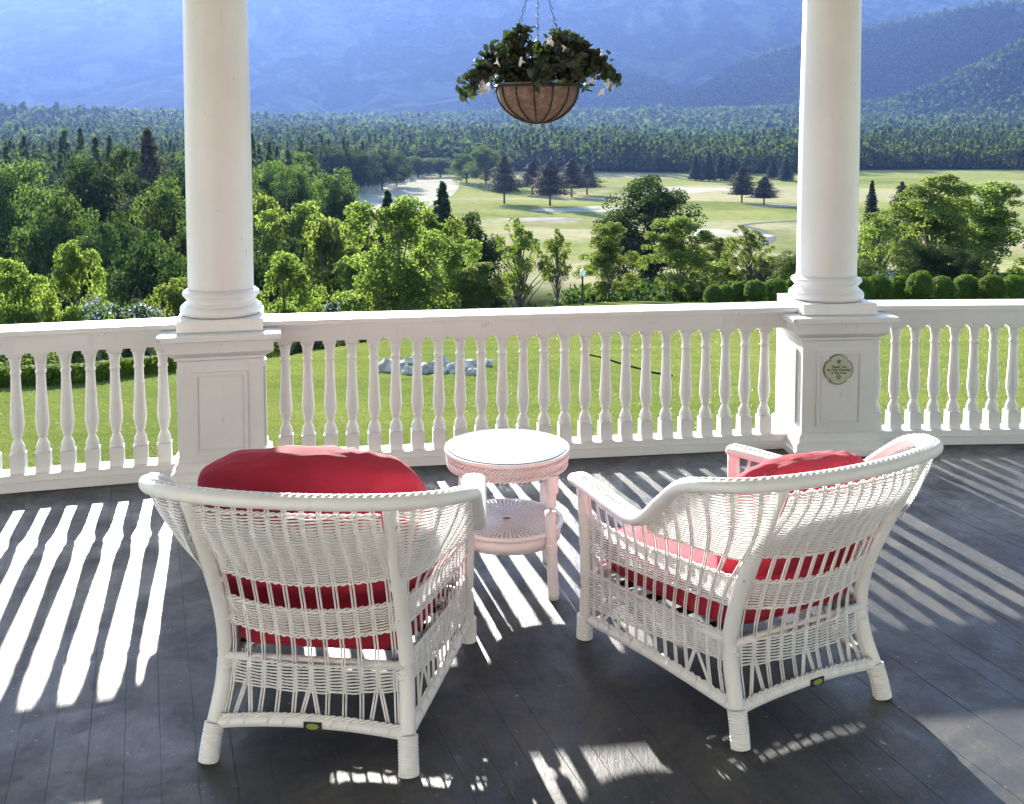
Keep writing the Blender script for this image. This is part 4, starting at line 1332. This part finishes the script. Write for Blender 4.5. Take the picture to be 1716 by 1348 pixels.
def make_chair():
    root = empty('wicker_armchair')
    NB, NS = 11, 14
    # posts
    for s_ in (1, -1):
        pts = catmull([(s_ * (x + interp(z, [(0.1, 0), (0.3, 0.006)])), y - interp(z, [(0.1, 0), (0.3, 0.006), (0.6, 0.016), (0.8, 0.004)]), z) for z, x, y in RP[1:]], 6)
        m = MB(); m.tube(pts, [0.0230 - 0.002 * (i / len(pts)) for i in range(len(pts))], 12); leg = m.build('leg', M['wicker'], root)
        P, k = wrapped([(s_ * 0.281, 0.029, 0.099), (s_ * 0.286, 0.012, 0.05), (s_ * 0.290, 0.0, 0.0)], 0.0262, 14)
        MB().tube(P, k, 14).build('wrapped_foot', M['weave'], leg)
        for z in (0.245, 0.40, 0.53):
            x, y = prof_at(RP, z); MB().tube([(s_ * x, y, z - 0.009), (s_ * x, y, z + 0.009)], 0.0236, 12).build('binding', M['weave'], leg)
        pts = catmull([(s_ * x, y, z) for z, x, y in FP], 6)
        m = MB(); m.tube(pts, 0.0235, 12); leg = m.build('leg', M['wicker'], root)
        P, k = wrapped([(s_ * 0.333, 0.774, 0.085), (s_ * 0.334, 0.775, 0.0)], 0.0262, 12)
        MB().tube(P, k, 14).build('wrapped_foot', M['weave'], leg)
        # woven wrap round the arm post
        P = [Vector((s_ * 0.331, 0.769, z)) for z in np.linspace(0.335, 0.455, 34)]
        MB().tube(P, [0.0255 + (0.0018 if i % 2 else 0) for i in range(34)], 10).build('woven_sleeve', M['weave'], leg)
    # rim: wide soft band, flat on the arms
    def rim_mesh():
        m = MB(); rings = []; N = len(RIM)
        for i, p in enumerate(RIM):
            t = (RIM[min(i + 1, N - 1)] - RIM[max(i - 1, 0)]).normalized()
            f = _s[i]; f = min(f, _s[-1] - f)
            w = interp(f, [(0, 0.040), (0.03, 0.044), (0.45, 0.040), (0.60, 0.033), (0.75, 0.029), (1.2, 0.027)]); h = 0.0195
            a = t.cross(Vector((0, 0, 1))).normalized(); b = a.cross(t).normalized()
            rp = 1 + 0.012 * math.sin(i * 2.4)
            ring = []
            for k_ in range(16):
                c_, s2 = math.cos(2 * math.pi * k_ / 16), math.sin(2 * math.pi * k_ / 16)
                e = 0.72
                ring.append(p + a * (w * math.copysign(abs(c_) ** e, c_) * rp) + b * (h * math.copysign(abs(s2) ** 0.9, s2) * rp))
            rings.append(ring)
        m.loft(rings, True, True, True); return m
    rim_o = rim_mesh().build('top_rim', M['wicker'], root)
    # braid on top of the rim: slanted short strands leaving dark slots
    m = MB(); total = _s[-1]; cnt = int(total / 0.0215)
    def rimfr(a):
        p = Vector((float(np.interp(a, _ax, _rx)), float(np.interp(a, _ax, _ry)), float(np.interp(a, _ax, _rz))))
        q = Vector((float(np.interp(a + 0.004, _ax, _rx)), float(np.interp(a + 0.004, _ax, _ry)), float(np.interp(a + 0.004, _ax, _rz))))
        t = (q - p).normalized() if (q - p).length > 1e-6 else Vector((0, 1, 0))
        b = t.cross(Vector((0, 0, 1))).normalized(); return p, t, b, b.cross(t).normalized()
    for i in range(1, cnt - 1):
        a = total * i / cnt; f = min(a, total - a); p, t, b, up = rimfr(a)
        w = interp(f, [(0, 0.022), (0.45, 0.021), (0.7, 0.012), (1.2, 0.011)])
        for s_ in (-1, 1):
            m.tube([p + b * (w * s_) + up * 0.0140 - t * 0.003, p + b * (w * s_ * 0.5) + up * 0.0192 + t * 0.004 * s_, p - b * (w * 0.10 * s_) + up * 0.0195 + t * 0.010 * s_], 0.0034, 5, True, 0.8)
    m.build('rim_braid', M['weave'], rim_o)
    # rails
    def rail(region, z_of, t0, t1, r=0.017):
        pts = [shell(region, t0 + (t1 - t0) * k_ / 24, z_of(t0 + (t1 - t0) * k_ / 24)) for k_ in range(25)]
        m = MB(); m.tube(pts, r, 10, True); return m, pts
    zb = lambda t: 0.098 + 0.022 * (1 - t * t)
    rm, pts = rail('back', zb, -1, 1); br = rm.build('back_rail', M['wicker'], root)
    m = MB()
    for ph in (0, math.pi):
        P = [p + Vector((0, 0.004 * math.sin(i * 0.9 + ph) - 0.004, 0.0195 + 0.0035 * math.cos(i * 0.9 + ph))) for i, p in enumerate(catmull(pts, 4))]
        m.tube(P, 0.0035, 5, True)
    for k_ in range(9):
        p = Vector(pts[2 + int(k_ * 2.6)]); m.tube([p + Vector((-0.006, -0.0185, 0.000)), p + Vector((0.001, -0.0130, 0.014)), p + Vector((0.006, -0.002, 0.021))], 0.0026, 5)
    m.build('rail_braid', M['weave'], br)
    zs_ = lambda t: 0.072 + 0.028 * t + 0.018 * math.sin(math.pi * t)
    for mir in (False, True):
        rm, pts = rail('side', zs_, 0.0, 1.0, 0.0165); rm = mirror(rm) if mir else rm; sr = rm.build('side_rail', M['wicker'], root)
        m = MB()
        for ph in (0, math.pi):
            P = [p + Vector((0.003 * math.sin(i * 0.9 + ph), 0, 0.019 + 0.0035 * math.cos(i * 0.9 + ph))) for i, p in enumerate(catmull(pts, 4))]
            m.tube(P, 0.0035, 5, True)
        for k_ in range(12):
            p = Vector(pts[1 + 2 * k_]); m.tube([p + Vector((0.0180, -0.005, 0.0)), p + Vector((0.0125, 0, 0.0135)), p + Vector((0, 0.005, 0.021))], 0.0026, 5)
        (mirror(m) if mir else m).build('rail_braid', M['weave'], sr)
    rm, pts = rail('front', lambda t: 0.075 + 0.03 * (1 - t * t), -1, 1, 0.016); rm.build('front_rail', M['wicker'], root)
    # back weave
    pw = MB()
    weave(pw, 'back', lambda t: bands_back(t)[0][0], lambda t: bands_back(t)[0][1], -0.985, 0.985, NB)
    weave(pw, 'back', lambda t: bands_back(t)[1][0], lambda t: bands_back(t)[1][1], -0.985, 0.985, NB)
    weave(pw, 'back', lambda t: 0.572 - 0.020 * (1 - t * t), lambda t: 0.778, -0.985, 0.985, NB)
    # twined edge rows
    for zf in (lambda t: bands_back(t)[0][1] + 0.004, lambda t: bands_back(t)[1][0] - 0.004, lambda t: bands_back(t)[1][1] + 0.004, lambda t: 0.567 - 0.020 * (1 - t * t), lambda t: 0.788):
        for ph in (0, math.pi):
            pts = [shell('back', t, zf(t) + 0.0025 * math.sin(i * 0.8 + ph)) + nrm('back', t, zf(t)) * (0.005 * math.cos(i * 0.8 + ph)) for i, t in enumerate(np.linspace(-0.985, 0.985, 97))]
            pw.tube(pts, 0.0032, 4, False)
    o = pw.build('back_weave', M['weave'], root); o['kind'] = 'stuff'
    for k_ in range(NB):
        t = -0.985 + 1.97 * (k_ + 0.5) / NB
        if k_ in (1, 5, 9): top0 = 0.2
        else: top0 = zb(t) + 0.012
        m = stake('back', t, top0 if k_ not in (1, 5, 9) else 0.204, 0.806)
        m.build('stake', M['wicker'], root)
        if k_ in (1, 5, 9):
            c = MB()
            for s_ in (-1, 1):
                a_ = shell('back', t, 0.212) + Vector((s_ * 0.005, 0, 0)); b_ = shell('back', t + s_ * 0.085, zb(t) + 0.016)
                for g_ in (-0.0038, 0.0038): c.tube([a_ + Vector((g_, 0, 0)), b_ + Vector((g_, 0.001 * s_, 0))], 0.0032, 5)
            c.build('crossed_stake', M['wicker'], root)
    # sides
    zlowC = lambda t: 0.572
    for mir in (False, True):
        pw = MB(); mm = (lambda q: mirror(q)) if mir else (lambda q: q)
        weave(pw, 'side', lambda t: bands_side(t)[0][0], lambda t: bands_side(t)[0][1], 0.035, 0.965, NS)
        weave(pw, 'side', lambda t: bands_side(t)[1][0], lambda t: bands_side(t)[1][1], 0.035, 0.965, NS)
        # wing: rows above the arm level, each starting where the rim is high enough
        def wing_rows():
            for i in range(52):
                z = 0.566 + i * 0.0047; pts = []
                for k_ in range(0, 65):
                    t = 0.50 + 0.465 * k_ / 64; T = top_pt('side', t)
                    if T.z < z + 0.004: continue
                    pts.append(shell('side', t, z) + nrm('side', t, z) * (0.0048 * math.cos(math.pi * (t - 0.035) / 0.93 * NS + math.pi * (i % 2))))
                if len(pts) > 3: pw.tube(pts, 0.0027, 4, False)
        wing_rows()
        for zf, ta in ((lambda t: bands_side(t)[0][1] + 0.004, 0.03), (lambda t: bands_side(t)[1][0] - 0.004, 0.03), (lambda t: bands_side(t)[1][1] + 0.004, 0.03), (lambda t: bands_side(t)[0][0] - 0.004, 0.03), (lambda t: 0.561, 0.54)):
            for ph in (0, math.pi):
                pts = [shell('side', t, zf(t) + 0.0025 * math.sin(i * 0.8 + ph)) + nrm('side', t, zf(t)) * (0.005 * math.cos(i * 0.8 + ph)) for i, t in enumerate(np.linspace(ta, 0.97, 110))]
                pw.tube(pts, 0.0032, 4, False)
        o = mm(pw).build('side_weave', M['weave'], root); o['kind'] = 'stuff'
        for k_ in range(NS):
            t = 0.035 + 0.93 * (k_ + 0.5) / NS; T = top_pt('side', t)
            if k_ in (2, 11): z0 = bands_side(t)[0][0]
            else: z0 = zs_(t) + 0.012
            mm(stake('side', t, z0, T.z - 0.004)).build('stake', M['wicker'], root)
            if k_ in (2, 11):
                c = MB()
                for s_ in (-1, 1):
                    a_ = shell('side', t, bands_side(t)[0][0] + 0.004); b_ = shell('side', t + s_ * 0.07, zs_(t + s_ * 0.07) + 0.014)
                    for g_ in (-0.0038, 0.0038): c.tube([a_ + Vector((0, g_, 0)), b_ + Vector((0.001 * s_, g_, 0))], 0.0032, 5)
                mm(c).build('crossed_stake', M['wicker'], root)
    # front apron
    pw = MB(); weave(pw, 'front', lambda t: 0.13, lambda t: 0.262, -0.92, 0.92, 14, 0.009, 0.0036)
    for k_ in range(14):
        t = -0.92 + 1.84 * (k_ + 0.5) / 14
        pw.tube([shell('front', t, 0.10), shell('front', t, 0.28)], 0.0045, 5)
    o = pw.build('front_weave', M['weave'], root); o['kind'] = 'stuff'
    # seat frame
    m = MB(); c4 = [(-0.262, 0.07, 0.276), (0.262, 0.07, 0.276), (0.322, 0.745, 0.235), (-0.322, 0.745, 0.235)]
    for i in range(4): m.tube([c4[i], c4[(i + 1) % 4]], 0.012, 8)
    m.build('seat_frame', M['wicker'], root)
    for i in range(4):
        y = 0.20 + 0.14 * i; w = 0.262 + 0.063 * (y - 0.07) / 0.675
        zz = 0.280 - 0.041 * (y - 0.07) / 0.675; MB().box(-w, y - 0.018, zz - 0.012, w, y + 0.018, zz - 0.002).build('seat_slat', M['dark_fabric'], root)
    # small maker's tag on the back rail
    tg = MB(); p = shell('back', 0.05, zb(0)); tg.box(p.x - 0.026, p.y - 0.0205, p.z - 0.012, p.x + 0.026, p.y - 0.0165, p.z + 0.010)
    to = tg.build('maker_tag', M['lamp_black'], root)
    M['tagg'] = simple('tag_green', (0.24, 0.33, 0.06), 0.5)
    e = MB(); q = [(p.x + 0.018 * math.cos(a), p.y - 0.021, p.z - 0.001 + 0.0085 * math.sin(a)) for a in [2 * math.pi * k_ / 20 for k_ in range(20)]]
    e.loft([[(x, y - 0.0006, z) for x, y, z in q], [(x, y + 0.0004, z) for x, y, z in q]], True, True, False); e.build('tag_emblem', M['tagg'], to)
    return root


chair = make_chair()
tag(chair, 'white wicker armchair seen squarely from behind, left of the round table', 'armchair', 'white wicker armchairs with red cushions')
chair2 = copy_tree(chair)
chair2['label'] = 'white wicker armchair turned three quarters, right of the round table'
CH = {'L': (chair, Vector((-0.5738, 2.732, 0)), R(-6.57)), 'R': (chair2, Vector((0.918, 2.961, 0)), R(28.17))}
for k_, (o, loc, rz) in CH.items():
    o.location = loc; o.rotation_euler = (0, 0, rz)


# ---- cushions
def puffy(w, d, h, n=5.0, nu=56, nv=40, seed=0, wr=0.006, tufts=(), pe=0.62, ye=0.9):
    """pillow shaped super-ellipsoid, x width, y depth, z height, with soft creases"""
    V = []; F = []
    def sp(a, e): return math.copysign(abs(a) ** e, a)
    for j in range(nv + 1):
        v = -math.pi / 2 + math.pi * j / nv
        for i in range(nu):
            u = 2 * math.pi * i / nu
            x = sp(math.cos(v), pe) * sp(math.cos(u), 2 / n); z = sp(math.cos(v), pe) * sp(math.sin(u), 2 / n); y = sp(math.sin(v), ye)
            p = Vector((x * w / 2, y * d / 2, z * h / 2))
            q = Vector((x * 3 + seed, y * 2, z * 3))
            f = mnoise.noise(q) * wr * 2.2 + abs(mnoise.noise(q * 2.7 + Vector((5, 0, 0)))) * wr * 1.4
            edge_ = max(abs(x), abs(z)) ** 6
            f += wr * 1.2 * edge_ * math.sin(26 * (abs(x) * z + x * 0.6)) * 0.8
            p *= 1 + f / max(0.12, p.length)
            for (tx, tz, tr, td) in tufts:
                dd = ((p.x - tx) ** 2 + (p.z - tz) ** 2) / (tr * tr)
                p.y *= 1 - td * math.exp(-dd)
            V.append(p)
    for j in range(nv):
        for i in range(nu):
            k2 = (i + 1) % nu
            F.append((j * nu + i, j * nu + k2, (j + 1) * nu + k2, (j + 1) * nu + i))
    m = MB(); m.add(V, F, True); return m


def place(o, key, loc, rx, rz=0.0, ry=0.0):
    base = Matrix.Translation(CH[key][1]) @ Matrix.Rotation(CH[key][2], 4, 'Z')
    o.matrix_world = base @ Matrix.Translation(loc) @ Matrix.Rotation(rz, 4, 'Z') @ Matrix.Rotation(rx, 4, 'X') @ Matrix.Rotation(ry, 4, 'Y')


def seat_cushion(key, lab, seed):
    m = puffy(0.568, 0.155, 0.69, 7, 72, 36, seed, 0.004, (), 0.22, 0.8)
    m.v = [(x * (1 - 0.075 * z / 0.345), y, z) for x, y, z in m.v]
    o = m.build('seat_cushion', M['red']); place(o, key, Vector((0, 0.425, 0.342)), math.pi / 2 - R(3.4)); tag(o, lab, 'cushion', 'red seat cushions')
    # piping
    pp = MB(); n_ = 5.5
    for y in (0.052, -0.050):
        P = []
        for k_ in range(80):
            u = 2 * math.pi * k_ / 80
            zq = math.copysign(abs(math.sin(u)) ** (2 / n_), math.sin(u)) * 0.336
            P.append((math.copysign(abs(math.cos(u)) ** (2 / n_), math.cos(u)) * 0.280 * (1 - 0.075 * zq / 0.345), y, zq))
        pp.tube(P, 0.0045, 6, False, 1, (0, 1, 0), True)
    pp.build('piping', M['red'], o)
    return o


seat_cushion('L', 'red seat cushion in the left wicker chair', 1)
seat_cushion('R', 'red seat cushion in the right wicker chair, partly sunlit', 4)
m = puffy(0.70, 0.20, 0.49, 3.4, 96, 56, 2, 0.0045, ((0.29, 0.15, 0.05, 0.5),), 0.52)
o = m.build('back_cushion', M['red']); place(o, 'L', Vector((-0.028, 0.165, 0.626)), R(10), 0, R(-1.5))
tag(o, 'red back cushion bulging above the rim of the left chair', 'cushion', 'red back cushions')
m = puffy(0.58, 0.19, 0.47, 3.4, 96, 56, 9, 0.005, ((-0.1, 0.1, 0.08, 0.3),), 0.52)
o = m.build('back_cushion', M['red']); place(o, 'R', Vector((0.085, 0.175, 0.540)), R(14), R(-3), R(3))
tag(o, 'red back cushion sunk low in the right chair', 'cushion', 'red back cushions')


# ------------------------------------------------------------------ round table
def table():
    TX, TY, TH_ = -0.019, 3.96, 0.550
    r = empty('side_table', (TX, TY, 0), R(8)); tag(r, 'round white wicker side table with glass top and lower shelf', 'table')
    rt = 0.243
    # woven top disc under the glass
    m = MB(); m.lathe([(0.0, TH_ - 0.022), (rt - 0.02, TH_ - 0.022), (rt - 0.02, TH_ - 0.0085), (0.0, TH_ - 0.0085)], 64, cap0=False, cap1=False); m.build('table_top', M['paint'], r)
    m = MB(); m.lathe([(0.0, TH_ - 0.008), (rt - 0.008, TH_ - 0.008), (rt - 0.005, TH_ - 0.005), (rt - 0.005, TH_ - 0.003), (rt - 0.008, TH_), (0.0, TH_)], 96, cap0=False, cap1=False, smooth=False); m.build('glass_top', M['glass'], r)
    def ring(rad, z, rr): 
        m = MB(); m.tube([(rad * math.cos(2 * math.pi * k_ / 72), rad * math.sin(2 * math.pi * k_ / 72), z) for k_ in range(72)], rr, 8, False, 1, (0, 0, 1), True); return m
    m = MB(); m.lathe([(rt - 0.021, TH_ - 0.075), (rt - 0.012, TH_ - 0.075), (rt - 0.004, TH_ - 0.012), (rt - 0.019, TH_ - 0.012)], 72, cap0=False, cap1=False); ap = m.build('apron', M['weave'], r)
    ring(rt, TH_ - 0.009, 0.0075).build('rim', M['wicker'], ap)
    m = MB(); n_ = 88
    for row in range(3):
        for k_ in range(n_):
            a = 2 * math.pi * k_ / n_; da = 0.05 * (1 if row % 2 else -1); z0 = TH_ - 0.022 - row * 0.0175
            ra, rb_ = rt - 0.002 - row * 0.002, rt - 0.004 - row * 0.002
            m.tube([((ra) * math.cos(a - da), ra * math.sin(a - da), z0), ((ra + .002) * math.cos(a), (ra + .002) * math.sin(a), z0 - 0.009), (rb_ * math.cos(a + da), rb_ * math.sin(a + da), z0 - 0.0175)], 0.0042, 5)
    m.build('apron_braid', M['weave'], ap)
    # shelf
    zs = 0.250; rs = 0.212
    m = MB(); m.lathe([(0.0, zs - 0.012), (rs, zs - 0.012), (rs, zs - 0.004), (0.0, zs - 0.004)], 64, cap0=False, cap1=False); sh = m.build('shelf', M['wicker'], r)
    m = MB()
    for k_ in range(72):
        a = 2 * math.pi * k_ / 72; m.tube([(0.014 * math.cos(a), 0.014 * math.sin(a), zs + 0.001), (rs * math.cos(a + 0.02), rs * math.sin(a + 0.02), zs + 0.001)], [0.0012, 0.0050], 5, False)
    for k_ in range(9):
        rr_ = 0.02 + k_ * 0.022; P = [(rr_ * math.cos(2 * math.pi * j / 144), rr_ * math.sin(2 * math.pi * j / 144), zs + 0.003 + 0.002 * math.cos(72 / 2 * 2 * math.pi * j / 144 + k_ * math.pi)) for j in range(144)]
        m.tube(P, 0.0022, 4, False, 1, (0, 0, 1), True)
    m.build('shelf_weave', M['weave'], sh)
    ring(rs + 0.004, zs - 0.002, 0.010).build('shelf_rim', M['wicker'], sh)
    m = MB(); m.lathe([(rs - 0.012, zs - 0.062), (rs - 0.002, zs - 0.062), (rs + 0.003, zs - 0.012), (rs - 0.010, zs - 0.012)], 64, cap0=False, cap1=False); m.build('shelf_apron', M['weave'], sh)
    for k_ in range(4):
        a = R(-45 - 8 + 90 * k_) + R(2)
        c_, s_ = math.cos(a), math.sin(a)
        P = catmull([(0.236 * c_, 0.236 * s_, TH_ - 0.070), (0.228 * c_, 0.228 * s_, 0.36), (0.232 * c_, 0.232 * s_, 0.22), (0.246 * c_, 0.246 * s_, 0.0)], 6)
        lg = MB().tube(P, 0.0215, 12).build('leg', M['wicker'], r)
        m = MB(); q = Vector((0.236 * c_, 0.236 * s_, 0))
        m.tube([(q.x, q.y, z) for z in np.linspace(TH_ - 0.135, TH_ - 0.066, 16)], [0.023 + (0.0022 if i % 2 else 0) for i in range(16)], 12); m.build('binding', M['weave'], lg)
        m = MB(); m.tube([(0.2335 * c_, 0.2335 * s_, z) for z in np.linspace(0.178, 0.215, 9)], [0.0225 + (0.002 if i % 2 else 0) for i in range(9)], 12); m.build('binding', M['weave'], lg)


table()


# ------------------------------------------------------------------ hanging basket
def basket():
    X, Y, Z = at(901, 4.9, 148); rb_ = 66 / 1700 * (Y + 0.15)
    r = empty('hanging_basket', (X, Y, Z)); tag(r, 'hanging coir lined wire basket between the two columns', 'hanging basket')
    hb_ = rb_ * 0.84
    prof = [(0.004, -hb_)] + [(rb_ * 0.985 * math.sin(a), -hb_ * math.cos(a)) for a in [math.pi / 2 * k_ / 14 for k_ in range(1, 15)]] + [(rb_ * 0.98, 0.02), (rb_ * 0.93, 0.02), (rb_ * 0.90, -0.03), (0.0, -0.04)]
    MB().lathe(prof, 56, cap0=True, cap1=False).build('coir_liner', M['coir'], r)
    # stray fibres
    fb = MB(); rr = random.Random(4)
    for k_ in range(260):
        a = rr.uniform(0, 6.283); t = rr.uniform(0.15, 1.5); p = Vector((rb_ * math.sin(t) * math.cos(a), rb_ * math.sin(t) * math.sin(a), -hb_ * math.cos(t)))
        d = (p.normalized() + Vector((rr.uniform(-1, 1), rr.uniform(-1, 1), rr.uniform(-1, .4))) * 0.9) * rr.uniform(0.008, 0.022)
        fb.tube([p, p + d * 0.6 + Vector((0, 0, 0.003)), p + d], 0.0007, 3, False)
    fb.tube([(-0.03, 0, -hb_), (-0.034, 0, -hb_ - 0.035), (-0.030, 0, -hb_ - 0.062)], 0.003, 5)
    o = fb.build('loose_fibres', M['coir'], r); o['kind'] = 'stuff'
    for k_ in range(14):
        a = 2 * math.pi * k_ / 14 + 0.12
        P = [((rb_ + 0.004) * math.sin(t) * math.cos(a), (rb_ + 0.004) * math.sin(t) * math.sin(a), -(hb_ + 0.004) * math.cos(t)) for t in [0.06 + (math.pi / 2 - 0.06) * j / 12 for j in range(13)]]
        MB().tube(P, 0.0038, 6).build('wire_rib', M['wire'], r)
    MB().tube([((rb_ + 0.005) * math.cos(2 * math.pi * k_ / 60), (rb_ + 0.005) * math.sin(2 * math.pi * k_ / 60), 0.006) for k_ in range(60)], 0.006, 7, False, 1, (0, 0, 1), True).build('wire_rim', M['wire'], r)
    top = 3.05 + 0.35 - Z
    for k_ in range(3):
        a = 0.5 + 2 * math.pi * k_ / 3; p0 = Vector(((rb_) * math.cos(a), (rb_) * math.sin(a), 0.01)); p1 = Vector((0, 0, 0.62))
        m = MB(); nl = 24
        for j in range(nl):
            c = p0.lerp(p1, (j + 0.5) / nl); d = (p1 - p0).normalized(); s_ = d.cross(Vector((math.sin(j * 1.57), math.cos(j * 1.57), 0.1))).normalized()
            P = [c + d * (0.015 * math.cos(b)) + s_ * (0.006 * math.sin(b)) for b in [2 * math.pi * q / 8 for q in range(8)]]
            m.tube(P, 0.0016, 4, False, 1, (0.3, 0.2, 1), True)
        m.build('chain', M['wire'], r)
    MB().tube([(0, 0, 0.61), (0, 0, top)], 0.004, 6).build('hanger_rod', M['wire'], r)
    # plant growing in the basket
    pl = empty('petunia_plant', (X, Y, Z + 0.01)); tag(pl, 'leafy petunia spilling over the hanging basket', 'plant')
    rng = np.random.default_rng(33); rr = random.Random(8)
    stems = MB(); LC = []; LN = []; TIP = []
    for k_ in range(64):
        a = rr.uniform(0, 6.283); L = rr.uniform(0.16, 0.30); up = rr.uniform(0.02, 0.22)
        if k_ < 12: a = rr.uniform(-0.35, 0.35); L = rr.uniform(0.28, 0.40); up = 0.16
        elif k_ < 19: a = math.pi + rr.uniform(-0.4, 0.4); L = rr.uniform(0.26, 0.36); up = 0.09
        e = Vector((math.cos(a) * L, math.sin(a) * L, up - (L ** 2) * rr.uniform(0.5, 1.15)))
        P = catmull([(0, 0, 0), (e.x * 0.4, e.y * 0.4, up * 1.1), (e.x * 0.8, e.y * 0.8, (up + e.z) * 0.5 + 0.02), e], 5)
        stems.tube(P, [0.0028 - 0.0017 * i / len(P) for i in range(len(P))], 5, False)
        for i, p in enumerate(P[3:]):
            for _ in range(3):
                n_ = Vector((rr.gauss(0, 1), rr.gauss(0, 1), rr.gauss(0.6, 0.8))).normalized(); LC.append(p + Vector((rr.gauss(0, 1), rr.gauss(0, 1), rr.gauss(0, 1))) * 0.016); LN.append(n_)
        TIP.append((e, a))
    stems.build('stem', M['pot_leaf'], pl)
    # real leaf shapes: folded ovals
    V = []; Q = []
    for c, n_ in zip(LC, LN):
        t = n_.cross(Vector((rr.gauss(0, 1), rr.gauss(0, 1), rr.gauss(0, 1)))).normalized(); b = n_.cross(t); s_ = rr.uniform(0.016, 0.030); o0 = len(V)
        pts = [c - t * s_, c - t * s_ * .3 + b * s_ * .55 + n_ * s_ * .18, c + t * s_ * .45 + b * s_ * .42 + n_ * s_ * .15, c + t * s_, c + t * s_ * .45 - b * s_ * .42 + n_ * s_ * .15, c - t * s_ * .3 - b * s_ * .55 + n_ * s_ * .18, c - t * s_ * .3, c + t * s_ * .45]
        V += pts; Q += [(o0, o0 + 1, o0 + 6, o0 + 6), ]
        Q[-1:] = []
        for f in ((0, 1, 6), (1, 2, 7), (1, 7, 6), (2, 3, 7), (3, 4, 7), (4, 5, 6), (4, 6, 7), (5, 0, 6)): Q.append(tuple(o0 + i for i in f))
    o = link('leaves', np_mesh('leaves', [tuple(v) for v in V], Q, M['pot_leaf']), pl); o['kind'] = 'stuff'
    # white flowers
    fl = MB()
    for _ in range(1):
        for k_ in range(10):
            a = 2 * math.pi * k_ / 10; b = a + 2 * math.pi / 10; w = 0.026 if k_ % 2 == 0 else 0.022
            fl.add([(0, 0, -0.022), (0.007 * math.cos(a), 0.007 * math.sin(a), -0.004), (w * math.cos(a), w * math.sin(a), 0.004), ((0.048 - w) * math.cos(b), (0.048 - w) * math.sin(b), 0.004), (0.007 * math.cos(b), 0.007 * math.sin(b), -0.004)],
                   [(0, 1, 4), (1, 2, 3, 4)], True)
    fm = fl.mesh('flower', M['flower'])
    spots = [(-0.265, -0.06, 0.0), (-0.272, -0.03, -0.03), (-0.25, -0.08, -0.018), (-0.255, 0.04, 0.045), (0.33, -0.05, 0.03), (0.345, 0.02, 0.0), (0.31, 0.03, -0.03), (-0.08, -0.2, 0.10), (0.12, -0.2, 0.16), (0.25, -0.1, 0.02), (-0.19, -0.16, 0.10), (0.05, -0.19, 0.19)]
    for i, s_ in enumerate(spots):
        f = link('flower', fm, pl, s_); f.rotation_euler = (rr.uniform(0.3, 1.6), rr.uniform(-0.6, 0.6), rr.uniform(0, 6))


basket()
